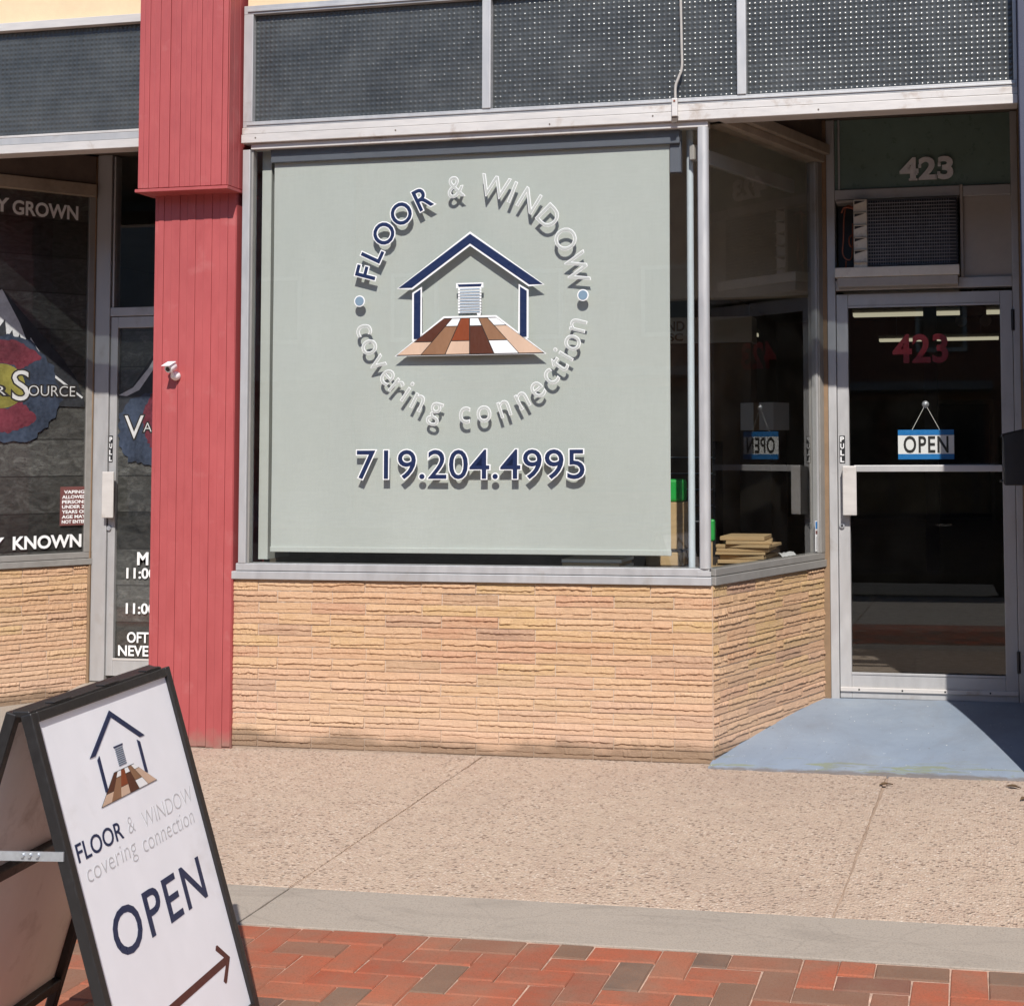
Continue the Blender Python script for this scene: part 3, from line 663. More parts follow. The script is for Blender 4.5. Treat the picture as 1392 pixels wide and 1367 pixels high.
# recess soffit, door wall
box('corner_filler', CARDD, shop, .374, .4275, 1.105, 1.22, .04, 3.2)
sf = box('soffit', BROWN, shop, -.02, 1.432, .0755, 1.16, 3.202, 3.24)
YD = 1.121
df_ = MB().box(.428, .4725, YD - .01, YD + .09, .095, 3.20).box(1.3965, 1.432, YD - .01, YD + .09, .095, 3.20).build('door_frame', ALU, shop, .003)
box('transom_bar', ALU, df_, .473, 1.396, YD - .008, YD + .09, 2.276, 2.331, .003)
box('middle_bar', ALU, df_, .473, 1.132, YD - .008, YD + .09, 2.765, 2.819, .003)
box('middle_bar', ALU, df_, 1.150, 1.396, YD - .008, YD + .09, 2.760, 2.816, .003)
box('divider', TANP, df_, 1.133, 1.149, YD - .012, YD + .09, 2.332, 2.822, .002)
box('infill_panel', TANP, df_, 1.150, 1.396, YD + .01, YD + .03, 2.332, 2.759)
gp = box('number_panel', GPANEL, shop, .473, 1.396, YD + .012, YD + .03, 2.8205, 3.20)
box('panel_bead', ALU, gp, .492, .502, YD - .004, YD + .0115, 2.8205, 3.20, .001)
# house numbers: heavy slab numerals standing off the panel
def slab_number(body, x0, x1, z0, z1, mat, y, parent, serif=True, off=.010, ext=.006):
    me = fit_text(body, x0, x1, z0, z1, mat, 'house_number', off, ext); o = put('house_number', me, parent, (0, y, 0))
    return o
numo = slab_number('423', .826, 1.096, 2.862, 2.972, STEELW, YD + .000, gp, off=.0052)
for (a, b, z0, z1) in ((.868, .914, 2.8555, 2.8665), (.8985, .9145, 2.885, 2.908), (1.0035, 1.0155, 2.8565, 2.884), (.9185, .935, 2.922, 2.940), (1.021, 1.037, 2.926, 2.946), (1.018, 1.034, 2.878, 2.898)): box('serif', STEELW, numo, a, b, -.006, .0055, z0, z1, .002) and None
for o in numo.children: o.rotation_euler = (-math.pi / 2, 0, 0); o.location = (0, 0, 0)
# door leaf
door = MB().box(.475, .5365, YD, YD + .045, .1225, 2.2565).box(1.3305, 1.3945, YD, YD + .045, .1225, 2.2565).box(.5365, 1.3305, YD, YD + .045, 2.194, 2.2565).box(.5365, 1.3305, YD, YD + .045, .1225, .245).build('entrance_door', ALU, shop, .003)
# glazing beads
box('glazing_bead', ALU, door, .5365, 1.3305, YD - .004, YD + .006, .2455, .2575, .001); box('glazing_bead', ALU, door, .5365, 1.3305, YD - .004, YD + .006, 2.182, 2.1935, .001)
gl = MB(); gl.v = [(.530, YD + .022, .244), (1.336, YD + .022, .244), (1.336, YD + .034, 2.2), (.530, YD + .034, 2.2), (.530, YD + .028, .244), (1.336, YD + .028, .244), (1.336, YD + .040, 2.2), (.530, YD + .040, 2.2)]
gl.f = [(0, 1, 2, 3), (7, 6, 5, 4), (0, 4, 5, 1), (1, 5, 6, 2), (2, 6, 7, 3), (3, 7, 4, 0)]
gl.build('pane', GLASS_D, door)
box('push_bar', ALU, door, .560, 1.3305, YD - .010, YD + .016, 1.310, 1.345, .003)
hnd = box('pull_handle', ALU_W, door, .5035, .577, YD - .060, YD - .048, 1.082, 1.342, .004)
box('handle_return', ALU, hnd, .5035, .513, YD - .0475, YD - .0005, 1.084, 1.340, .002)
lk = MB().lathe([(.014, -.010), (.014, 0), (.010, .001)], (.4945, YD - .001, 1.026), 'y', 16).build('lock', STEEL, door)
MB().lathe([(.006, -.012), (.006, -.0101)], (.4945, YD - .001, 1.026), 'y', 10).build('keyhole', BLACK, lk)
pl = box('pull_plate', BLACK, door, .4845, .5140, YD - .002, YD - .0005, 1.356, 1.502)
for i, ch in enumerate('PULL'):
    put('letter', fit_text(ch, .490, .508, 1.470 - i * .036, 1.496 - i * .036, WHITE, 'letter', .0012), pl, (0, YD - .0028, 0))
ks = box('kick_strip', ALU_W, door, .477, 1.3925, YD - .012, YD - .0005, .158, .180, .002)
for x in (.575, .80, 1.02, 1.25): MB().lathe([(.004, -.0145), (.005, -.0125)], (x, YD, .169), 'y', 8).build('screw', BLACK, ks)
box('threshold', ALU_D, shop, .43, 1.43, YD - .03, YD + .09, .094, .1195, .004)
for z in (2.10, .33): 
    h = MB().tube([(1.3955, YD - .012, z - .055), (1.3955, YD - .012, z + .055)], .009, 10).build('hinge', BLACK, door)
put('red_number', fit_text('423', .775, 1.055, 1.890, 2.030, REDV, 'red_number', .006), door, (0, YD + .0175, 0))
# blue painted entrance slope
m = MB(); NXX, NY = 48, 14; rl = random.Random(5); lip_ = [rl.uniform(-.007, .007) for _ in range(60)]
for j in range(NY + 1):
    t = j / NY; y = -.088 + (YD + .0 + .088) * t - (0.0)
    xl = max(-.01, .3558 * y - .012) if y > 0 else -.005 + y * .05; xr = 1.436
    for i in range(NXX + 1):
        x = xl + (xr - xl) * i / NXX; yy = y - (.018 * math.sin(x * 2.1) + .022 * (x / 1.4) + (lip_[i] if j == 0 else 0)) * (1 - t) ** 3
        zz = G(x, yy) + .006 + (.112) * (1 - (1 - t) ** 1.5)
        m.v.append((x, yy, zz))
n1 = len(m.v); m.v += [(x, y, z - .14) for x, y, z in m.v]
for j in range(NY):
    for i in range(NXX):
        a = j * (NXX + 1) + i; q = (a, a + 1, a + NXX + 2, a + NXX + 1); m.f += [q, tuple(n1 + k for k in reversed(q))]
for i in range(NXX): m.f.append((i, n1 + i, n1 + i + 1, i + 1))
m.smooth = True
tag(m.build('entrance_ramp', BLUEF), 'blue painted concrete slope rising to the glass door', None, None, 'structure')

# ------------------------------------------------------------------ red pilaster
pil = thing('red_pilaster', 'tall red ribbed pilaster with boxed upper part between the two shopfronts', 'pilaster', (-2.62, 0, 0))
def rib_boards(parent, xs, y0, y1, z0, z1, mat, name='cladding_board', alt=.004):
    for i, (a, b) in enumerate(zip(xs[:-1], xs[1:])):
        MB().box(a + .0009, b - .0009, y0 - (alt if i % 2 else 0), y1, z0, z1 + .0).build(name, mat, parent, .0025)
ox = -2.62
core = box('core', RED, pil, -2.845 - ox, -2.402 - ox, -.016, .3, G(-2.6, 0) - .02, 2.735)
xs = [-2.8455, -2.827, -2.795, -2.753, -2.707, -2.664, -2.620, -2.575, -2.530, -2.487, -2.444, -2.4015]
for i, (a, b) in enumerate(zip(xs[:-1], xs[1:])):
    MB().box(a - ox + .0004, b - ox - .0004, -.0235 - (.0022 if i % 2 else 0), -.0165, G(-2.6, 0) + random.uniform(-.004, .012), 2.734).build('cladding_board', RED, pil, .002)
box('side_board', RED, pil, -2.4015 - ox, -2.398 - ox, -.0195, .05, G(-2.6, 0) - .01, 2.734)
cap = box('upper_casing', RED, pil, -2.872 - ox, -2.392 - ox, -.128, .3, 2.738, 7.4)
xs = [-2.873 + (2.873 - 2.391) * i / 17 for i in range(18)]
for i, (a, b) in enumerate(zip(xs[:-1], xs[1:])):
    MB().box(a - ox + .0004, b - ox - .0004, -.1355 - (.0022 if i % 2 else 0) - (.002 if i % 5 == 0 else 0), -.1285, 2.742, 7.4).build('cladding_board', RED, cap, .002)
for (a, b) in ((-.1285, -.085), (-.083, -.03), (-.028, .05)): MB().box(-2.3915 - ox, -2.386 - ox, a, b, 2.742, 7.4).build('side_board', RED, cap, .002)
box('bottom_lip', RED, pil, -2.884 - ox, -2.380 - ox, -.146, .05, 2.722, 2.7375, .002)

# ------------------------------------------------------------------ pier closing the recess and the next front
pier = thing('navy_pilaster', 'dark navy pilaster closing the doorway recess beside the mailbox', 'pilaster', (1.41, 0, 0))
box('shaft', NAVYP, pier, -.004, .62, -.115, .0, -.05, 7.4, .004)
rw = box('return_wall', CARDD, pier, .022, .60, .0005, 1.30, -.05, 3.7)
nxt = thing('next_shopfront', 'plain cream shopfront wall beyond the navy pilaster', 'building', (2.04, 0, 0))
box('wall', CREAM, nxt, 0, 10, .0, .3, -.1, 7.5)
w_ = box('window', ALU, nxt, .6, 3.4, -.02, .0, .8, 2.9, .003); box('pane', DGLASS, w_, .66, 3.34, -.024, -.0205, .86, 2.84)

# ------------------------------------------------------------------ neighbouring shop
nb = thing('neighbour_building', 'neighbouring shopfront with plank-print windows and mountain graphic, beyond the red pilaster', 'building', (-3.9, 0, 0))
ONX = -3.9
def nbox(name, mat, parent, x0, x1, *a, **k): return box(name, mat, parent, x0 - ONX, x1 - ONX, *a, **k)
nbox('upper_wall', CREAM, nb, -9.5, -2.86, 0, .25, 3.668, 7.5)
h2 = nbox('header', ALU_W, nb, -9.5, -2.86, -.030, .075, 2.978, 3.022, .003); nbox('cover_strip', ALU, h2, -9.5, -2.86, -.022, .06, 3.024, 3.060, .003)
t2 = MB().box(-9.5 - ONX, -2.86 - ONX, -.018, .05, 3.062, 3.075).box(-9.5 - ONX, -2.86 - ONX, -.026, .05, 3.625, 3.667).build('transom_window', ALU_W, nb, .002)
for a, b in ((-4.9, -4.5), (-7.2, -6.9)): nbox('mullion', ALU, t2, a, a + .044, -.022, .05, 3.0755, 3.6245, .003)
for a, b in ((-4.86, -2.86), (-7.16, -4.90)): link(bpy.data.objects.new('pane', pebbled(a - ONX, b - ONX, 3.074, 3.626, .012)), t2)
TH2 = math.atan2(1.121, .877); DL2 = math.hypot(1.121, .877); P2 = (-4.822 - ONX, 0)
stone_wall(nb, P2, TH2, DL2 - .02, .770, 15, .0535, .19, .05, core=.18)
stone_wall(nb, (-9.5 - ONX, 0), 0, 9.5 - 4.822, .770, 15, .0535, .1, .24, core=.2)
a2 = MB().box(0, DL2, -.018, .07, .7725, .808).build('angled_window', ALU_D, nb, .003, loc=(P2[0], 0, 0), rz=TH2)
box('bottom_rail', ALU_D, a2, .012, DL2, -.010, .06, .8105, .846, .003); box('stile', ALU_D, a2, DL2 - .05, DL2 - .004, -.012, .055, .8465, 2.955, .003)
box('head_beam', SOFFIT_BEAM, a2, .03, DL2 - .02, -.035, .07, 2.956, 3.03, .003); box('head_beam', BROWN, a2, .03, DL2 - .02, -.02, .07, 3.032, 3.2, .003)
box('pane', GLASS, a2, .012, DL2 - .05, .004, .010, .8465, 2.955)
film = box('printed_film', PLANK, a2, .012, DL2 - .052, .0115, .0125, .8465, 2.955)
# graphics on the film: local s along the window, z up
S = lambda x, y: (x - (-4.822)) * math.cos(TH2) + y * math.sin(TH2)
sP = lambda x, y, z: (S(x, y), z)
def rough(poly, amp, step=.02, seed=1):
    rnd = random.Random(seed); out = []; n = len(poly)
    for i in range(n):
        p, q = Vector(poly[i]), Vector(poly[(i + 1) % n]); k = max(1, int((q - p).length / step)); nn = Vector((-(q - p).y, (q - p).x)).normalized() if (q - p).length else Vector((0, 0))
        for j in range(k): out.append(tuple(p + (q - p) * (j / k) + nn * rnd.uniform(-amp, amp)))
    return out
def art(name, polys, mat, dy): return put(name, flat(polys, mat, name, .0003), a2, (0, .0035 - dy, 0))
s0 = S(-4.267, .707); sE = DL2 - .056
art('mountain', [[(s0 - .55, 1.72), (s0 - .55, 1.8), (s0, 2.372), (S(-4.059, .973), 1.985), (S(-4.011, 1.033), 1.875), (sE, 1.735), (sE, 1.70)]], MTND, 0)
art('snow_cap', [[(s0 - .02, 2.355), (s0, 2.372), (s0 + .10, 2.18), (s0 + .135, 2.09), (s0 + .115, 2.06), (s0 + .10, 2.12), (s0 + .075, 2.05), (s0 + .06, 2.14), (s0 + .03, 2.09), (s0 + .02, 2.20), (s0 - .03, 2.12), (s0 - .06, 2.24)],
     [(s0 + .16, 2.10), (s0 + .235, 1.98), (s0 + .30, 1.89), (s0 + .285, 1.885), (s0 + .215, 1.96), (s0 + .185, 1.98), (s0 + .18, 2.03), (s0 + .15, 2.0)],
     [(s0 + .30, 1.885), (sE - .01, 1.76), (sE - .015, 1.75), (s0 + .285, 1.88)]], MTN, .0005)
sc_, zc = S(-4.262, .712), 1.815
art('blue_field', [rough([(sc_ - .5, 1.50), (sc_ + .16, 1.50), (sc_ + .27, 1.60), (sc_ + .34, 1.74), (sc_ + .28, 1.93), (sc_ + .15, 2.09), (sc_ - .1, 2.12), (sc_ - .5, 2.0)], .012)], CBLU, .0010)
ring = [(sc_ + .27 * math.cos(R(a)), zc + .27 * math.sin(R(a))) for a in range(38, 323, 9)] + [(sc_ + .135 * math.cos(R(a)), zc + .135 * math.sin(R(a))) for a in range(322, 37, -9)]
art('red_ring', [rough(ring, .007, .012, 4)], CRED, .0015); art('yellow_disc', [[(sc_ + p, zc + q) for p, q in disc(.128, 32)]], CYEL, .0020)
def a2text(body, x0, x1, z0, z1, mat=PRINTW, off=.0, ext=.0004, dy=.0028): return put('lettering', fit_text(body, x0, x1, z0, z1, mat, 'lettering', off, ext), a2, (0, .0035 - dy, 0))
s00 = S(-4.255, .722)
a2text('Y', s00 - .062, s00 + .004, 2.820, 2.897, off=.003); a2text('GROWN', S(-4.236, .745), S(-4.014, 1.030), 2.812, 2.890, off=.003)
a2text('Y', s00 - .048, s00 + .014, .880, .948, off=.003); a2text('KNOWN', S(-4.213, .776), S(-3.983, 1.070), .880, .950, off=.003)
sS = S(-4.225, .757)
for off, mt, dy in ((.008, OUTLN, .0024), (-.001, PRINTG, .0030)):
    a2text('R', sS - .10, sS - .03, 1.762, 1.815, mt, off, dy=dy); a2text('S', sS, sS + .092, 1.735, 1.905, mt, off + .001, dy=dy)
    a2text('OURCE', sS + .088, S(-4.018, 1.025) + .01, 1.762, 1.822, mt, off, dy=dy)
nt_ = box('age_notice', NOTICE, a2, S(-4.058, .974), S(-3.961, 1.098), -.0010, .0005, 1.005, 1.232)
for i, ln in enumerate(('VAPING', 'ALLOWED', 'PERSONS', 'UNDER 21', 'YEARS OF', 'AGE MAY', 'NOT ENTER')):
    sa, sb = S(-4.058, .974), S(-3.961, 1.098); mg = .022 if len(ln) < 7 else .012
    put('lettering', fit_text(ln, sa + mg, sb - mg, 1.192 - i * .029, 1.210 - i * .029, PRINTW, 'lettering', .0008, .0003), nt_, (0, -.0016, 0))
YN = 1.121
nbox('corner_filler', CARDD, nb, -3.985, -3.9405, 1.10, 1.22, .03, 3.2)
nf = MB().box(-3.940 - ONX, -3.846 - ONX, YN - .012, YN + .09, .09, 3.21).box(-2.915 - ONX, -2.86 - ONX, YN - .012, YN + .09, .09, 3.21).build('door_frame', ALU, nb, .003)
nbox('transom_bar', ALU, nf, -3.845, -2.916, YN - .008, YN + .09, 2.240, 2.292, .003)
nbox('frame_bead', ALU, nf, -3.838, -3.826, YN - .002, YN + .03, 2.293, 3.2, .002)
nbox('pane', GLASS, nf, -3.845, -2.916, YN + .02, YN + .026, 2.293, 3.2)
nd = MB().box(-3.844 - ONX, -3.797 - ONX, YN, YN + .045, .122, 2.236).box(-2.98 - ONX, -2.917 - ONX, YN, YN + .045, .122, 2.236).box(-3.797 - ONX, -2.98 - ONX, YN, YN + .045, 2.170, 2.236).box(-3.797 - ONX, -2.98 - ONX, YN, YN + .045, .122, .213).build('shop_door', ALU, nb, .003)
nbox('glazing_bead', ALU_W, nd, -3.797, -2.98, YN - .003, YN + .008, .2135, .225, .001)
nbox('pane', GLASS, nd, -3.799, -2.978, YN + .016, YN + .022, .2135, 2.1695); nbox('printed_film', PLANK, nd, -3.797, -2.98, YN + .0235, YN + .0245, .2135, 2.1695)
ph = nbox('pull_handle', ALU_W, nd, -3.847, -3.772, YN - .060, YN - .048, 1.048, 1.318, .004); nbox('handle_return', ALU, ph, -3.847, -3.837, YN - .0475, YN - .0005, 1.05, 1.316, .002)
MB().lathe([(.014, -.010), (.014, 0)], (-3.843 + .012 - ONX, YN - .001, .985), 'y', 16).build('lock', STEEL, nd)
pp = nbox('pull_plate', BLACK, nd, -3.842, -3.818, YN - .002, YN - .0005, 1.374, 1.531)
for i, ch in enumerate('PULL'): put('letter', fit_text(ch, -3.838 - ONX, -3.822 - ONX, 1.495 - i * .038, 1.522 - i * .038, WHITE, 'letter', .001), pp, (0, YN - .0028, 0))
def ntext(body, x0, x1, z0, z1, mat=PRINTW, off=.003, dy=0): return put('lettering', fit_text(body, x0 - ONX, x1 - ONX, z0, z1, mat, 'lettering', off, .0003), nd, (0, YN + .0135 - dy, 0))
def nart(name, polys, mat, dy): return put(name, flat([[(x - ONX, z) for x, z in p] for p in polys], mat, name, .0003), nd, (0, YN + .0145 - dy, 0))
nart('mountain', [[(-3.795, 1.58), (-3.795, 1.76), (-3.72, 1.80), (-3.56, 2.02), (-3.35, 2.25 - .09), (-3.0, 2.16), (-3.0, 1.58)]], MTND, 0)
nart('snow_ridge', [[(-3.795, 1.77), (-3.70, 1.815), (-3.60, 1.93), (-3.52, 2.06), (-3.50, 2.06), (-3.57, 1.92), (-3.66, 1.80), (-3.74, 1.765)]], MTN, .0004)
nart('blue_field', [rough([(-3.790, 1.47), (-3.790, 1.66), (-3.70, 1.76), (-3.45, 1.80), (-3.45, 1.33), (-3.62, 1.36), (-3.72, 1.38)], .012, .02, 9)], CBLU, .0006)
ring = [(-3.36 + .27 * math.cos(R(a)), 1.62 + .27 * math.sin(R(a))) for a in range(38, 323, 9)] + [(-3.36 + .135 * math.cos(R(a)), 1.62 + .135 * math.sin(R(a))) for a in range(322, 37, -9)]
nart('red_ring', [rough(ring, .007, .012, 5)], CRED, .0010)
for off, mt, dy in ((.007, OUTLN, .0014), (-.001, PRINTG, .0020)):
    ntext('V', -3.752, -3.625, 1.512, 1.650, mt, off, dy); ntext('A', -3.628, -3.572, 1.552, 1.606, mt, off, dy)
ntext('M', -3.652, -3.585, .772, .842, off=.003, dy=.001)
for z in (.692, .486): ntext('11:00', -3.722, -3.535, z, z + .058, off=.002, dy=.001)
ntext('OFT', -3.712, -3.575, .318, .376, off=.002, dy=.001); ntext('NEVE', -3.768, -3.575, .240, .298, off=.002, dy=.001)
nbox('soffit', BROWN, nb, -5.2, -2.87, .0755, 1.2, 3.212, 3.25)
nw = nbox('front_window', ALU, nb, -9.5, -4.83, -.014, .05, .7725, .846, .003); nbox('pane', GLASS, nw, -9.4, -4.86, .006, .012, .8465, 2.977); nbox('printed_film', PLANK, nw, -9.4, -4.86, .014, .015, .8465, 2.977)
m = MB(); 
for (x, y, z) in ((-4.9, -.06, .004), (-2.85, -.06, .004), (-2.85, .9, .03), (-4.05, .9, .03), (-2.85, YN + .02, .112), (-3.95, YN + .02, .112)): m.v.append((x, y, G(x, y) + z))
m.v += [(x, y, z - .2) for x, y, z in m.v]; m.f = [(0, 1, 2, 3), (3, 2, 4, 5), (9, 8, 7, 6), (11, 10, 8, 9), (0, 6, 7, 1), (1, 7, 8, 2), (2, 8, 10, 4), (4, 10, 11, 5), (5, 11, 9, 3), (3, 9, 6, 0)]
tag(m.build('neighbour_ramp', CONC), 'bare concrete slope up to the neighbouring shop door', None, None, 'structure')

# ------------------------------------------------------------------ rooms behind the glass
def st(name, label, mat, *a, **k): return tag(box(name, mat, None, *a, **k), label, None, None, 'structure')
st('shop_floor', 'dark floor inside the shop', ROOMF, -9.5, 2.3, 1.23, 20, .0, .118)
st('shop_ceiling', 'ceiling inside the shop', ROOMC, -9.5, 2.3, .26, 20, 3.78, 3.86)
st('wall_back', 'rear wall of the shop', ROOMW, -9.5, 2.3, 20, 20.2, -.1, 3.78)
st('wall_partition', 'partition between the two shops', ROOMW, -2.56, -2.45, .31, 20, -.1, 3.78)
st('wall_side', 'side wall of the shop by the entrance', ROOMW, 2.0, 2.2, 1.31, 20, -.1, 3.78)
st('wall_end', 'end wall of the neighbouring shop', ROOMW, -9.7, -9.5, 0, 20, -.1, 7.5)
st('wall_bulkhead', 'beige plaster bulkhead hanging inside above the display', BULK, -2.44, .33, 1.62, 1.74, 2.31, 3.77)
st('roof', 'flat roof over the shops', ROOMC, -9.7, 12, .26, 20.2, 3.88, 4.1)
dk = MB(); dk.prism([(-2.40, .085), (-.10, .085), (.315, 1.22), (-2.40, 1.22)], .80, .846, 'z')
tag(dk.build('display_deck', DARKW), 'dark display deck behind the window glass', 'deck')
st('wall_dado', 'dark boarding below the display deck', DARKW, -2.44, .30, 1.19, 1.215, 0, .799)

# blind with hem bar and roller
bl = thing('roller_blind', 'pale grey-green roller blind lowered behind the lettered window', 'blind', (-1.21, .046, .94))
m = MB(); m.smooth = True; nx, nz = 40, 24
for j in range(nz + 1):
    for i in range(nx + 1):
        x = -1.02 + 2.025 * i / nx; z = .012 + (2.03) * j / nz; m.v.append((x, .0022 * math.sin(x * 5 + 1) * (1 - j / nz) + .0012 * math.sin(z * 7 + x * 2), z))
n1 = len(m.v); m.v += [(x, y + .0012, z) for x, y, z in m.v]
for j in range(nz):
    for i in range(nx): a = j * (nx + 1) + i; m.f += [(a, a + 1, a + nx + 2, a + nx + 1), (n1 + a + nx + 1, n1 + a + nx + 2, n1 + a + 1, n1 + a)]
me = bpy.data.meshes.new('fabric'); me.from_pydata(m.v, [], m.f); me.materials.append(BLIND)
for p in me.polygons: p.use_smooth = True
link(bpy.data.objects.new('fabric', me), bl)
box('hem_bar', BLIND, bl, -1.022, 1.007, -.006, .010, -.001, .0255, .003)
MB().tube([(-1.03, .03, 2.03), (1.015, .03, 2.03)], .028, 14).build('roller', TANP, bl)
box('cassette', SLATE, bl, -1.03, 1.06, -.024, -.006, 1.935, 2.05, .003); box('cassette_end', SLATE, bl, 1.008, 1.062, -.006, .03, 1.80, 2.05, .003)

o = MB().tube([(-.119, .115, .846), (-.119, .115, 3.05)], .0165, 14).build('pipe', PIPEP); tag(o, 'pale painted vertical pipe just inside the corner mullion', 'pipe')
# sagging fluorescent fixtures deep in the room
for (x0, x1, y, z, lab) in ((-.40, 1.55, 12.65, 3.2, 'lit fluorescent fixture nearest the glass door'), (-.36, 1.60, 17.3, 3.2, 'lit fluorescent fixture deeper in the shop, behind the red number'), (-2.42, -1.62, 12.2, 2.93, 'lit fluorescent fixture glimpsed through the angled window')):
    L = thing('ceiling_light', lab, 'ceiling light', ((x0 + x1) / 2, y, z), 0, 'fluorescent fixtures in the shop'); w = (x1 - x0) / 2
    box('housing', WCARD, L, -w, w, -.09, .09, .03, .09, .005); box('diffuser', LAMP, L, -w + .01, w - .01, -.10, .10, -.01, .0295)
    for s in (-.7, .7): MB().tube([(w * s, 0, .09), (w * s, 0, 3.78 - z)], .004, 6).build('hanger', STEEL, L)
em = thing('emergency_light', 'twin-headed emergency lamp hanging below the ceiling inside the door', 'emergency light', (1.19, 8.0, 2.72))
box('case', TANP, em, -.13, .13, -.05, .05, .02, .16, .01); MB().tube([(0, 0, .16), (0, 0, 1.06)], .012, 8).build('stem', TANP, em)
for s in (-1, 1):
    hh = MB().lathe([(.02, 0), (.055, -.03), (.06, -.08), (.05, -.085)], (s * .12, 0, -.03), 'y', 16).build('lamp_head', WCARD, em); MB().tube([(s * .06, 0, .03), (s * .12, 0, -.02)], .01, 8).build('bracket', TANP, em)
pst = box('support_post', TANP, None, .66, .80, 9.0, 9.14, .118, 3.78); tag(pst, 'grey square post standing in the middle of the shop', 'post')
drk = thing('rear_doorway', 'dark doorway in the rear wall of the shop', 'doorway', (.9, 19.96, .118)); box('door', DARKW, drk, -.5, .55, 0, .035, 0, 2.1); box('door_frame', TANP, drk, -.58, .63, .0355, .039, 0, 2.18)

# goods on the deck
stt = thing('display_stand', 'tall brown display stand with white header card inside the window', 'display stand', (-.45, 2.30, .118))
box('body', CARDD, stt, -.28, .275, .0, .25, 0, 1.98, .003); hc = box('header_card', WCARD, stt, -.29, .285, -.012, .20, 1.982, 2.145, .002)
put('lettering', fit_text('ND', -.255, -.145, 2.06, 2.12, CARDD, 'lettering', .002), hc, (0, -.0135, 0)); put('lettering', fit_text('SC', -.245, -.155, 1.998, 2.043, CARDD, 'lettering', .0015), hc, (0, -.0135, 0))
rk = thing('wire_rack', 'dark low display rack with curved shelf edges beside the pipe', 'rack', (-.45, 1.85, .118))
for x in (-.40, .12): box('upright', BLACK, rk, x - .008, x + .008, .0, .25, 0, 1.36)
for i in range(5): s_ = box('shelf', BLACK, rk, -.41, .13, -.02, .25, .88 + i * .095, .886 + i * .095); MB().tube([(-.41, -.022, .888 + i * .095), (.10, -.022, .888 + i * .095), (.13, -.01, .880 + i * .095)], .0035, 6).build('rail', STEEL, s_)
wb = thing('white_carton', 'white carton on a tall dark plinth behind the angled window', 'box', (-.10, 2.02, 1.545), R(-24)); box('carton_body', WCARD, wb, -.075, .16, -.06, .12, .0, .165, .002); box('tape', CARDD, wb, .02, .06, -.0622, -.0605, .0, .165); tag(MB().box(-.08, .14, -.06, .12, .118 - 1.545, -.001).build('display_plinth', DARKW, None, loc=(-.10, 2.02, 1.545), rz=R(-24)), 'tall dark plinth under the white carton', 'plinth')
rnd = random.Random(11); z = .847
names = ['bottom', 'second lowest', 'third lowest', 'fourth lowest', 'middle', 'third highest', 'second highest', 'topmost']
for i, nme in enumerate(names):
    th = rnd.uniform(.015, .025); w = .125 + rnd.uniform(-.012, .012); m = MB()
    pts = [(-w, -.12), (w, -.12), (w + rnd.uniform(-.01, .01), .12), (-w + rnd.uniform(-.01, .01), .12)]; m.prism(pts, 0, th * .86, 'z')
    o = m.build('cardboard_sheet', CARD, None, .002, loc=(.050 + rnd.uniform(-.020, .020), .68 + rnd.uniform(-.012, .012), z), rz=R(rnd.uniform(-9, 9)))
    tag(o, f'{nme} folded cardboard sheet of the stack behind the angled window', 'cardboard', 'stacked cardboard sheets'); z += th
for i, (x, y, rz, lab) in enumerate(((-.06, .40, 8, 'loose cardboard sheet lying in front of the cardboard stack'),)):
    o = MB().prism([(-.10, -.11), (.10, -.11), (.11, .12), (-.10, .12)], 0, .012, 'z').build('cardboard_sheet', CARD, None, .002, loc=(x, y, .847), rz=R(rz)); tag(o, lab, 'cardboard')
pw = MB(); pw.smooth = True
for j in range(5):
    for i in range(9): pw.v.append((-.09 + .022 * i, -.03 + .018 * j, .034 + .020 * abs(math.sin(i * 1.7 + j * 2.1)) * (1 if 0 < j < 4 else .2)))
for j in range(4):
    for i in range(8): a = j * 9 + i; pw.f.append((a, a + 1, a + 10, a + 9))
tag(pw.build('crumpled_paper', WHITE, None, loc=(.225, .86, .848), rz=TH), 'crumpled white paper on the deck by the angled window', 'paper')
ga = thing('green_tool_case', 'bright green tool case on the brown box at the blind edge', 'case', (-.355, .70, 1.165)); box('shell', GREENP, ga, -.08, .075, .0, .10, .0, .115, .014); box('label_plate', WHITE, ga, -.07, -.02, -.0018, -.0004, .06, .095)
bb = box('brown_carton', CARD, None, -.44, -.275, .68, .84, .925, 1.163, .002); tag(bb, 'upright brown carton under the green tool case', 'box')
b2 = box('brown_carton', CARD, None, -.46, -.27, .62, .84, .847, .910, .002); tag(b2, 'flat tan carton at the foot of the window below the blind edge', 'box')
b3 = box('black_tray', BLACK, None, -.45, -.27, .66, .84, .911, .924); tag(b3, 'thin black tray between the two brown cartons', 'tray')
gb = thing('green_hand_tool', 'green handled scraper leaning beside the cardboard stack', 'tool', (-.125, .62, .846)); box('handle', GREENP, gb, -.028, .024, -.015, .02, .125, .235, .01); box('blade', CARD, gb, -.014, .012, -.006, .006, 0, .128, .002)
for i in range(4):
    o = box('paper_bundle', WCARD if i % 2 else CARD, None, -.74 - i * .005, -.47 + (i % 2) * .01, .09 + i * .008, .36, .847 + i * .017, .863 + i * .017, .001); tag(o, ['lowest', 'second lowest', 'second highest', 'topmost'][i] + ' paper bundle of the low pile under the blind', 'paper', 'papers under the blind')

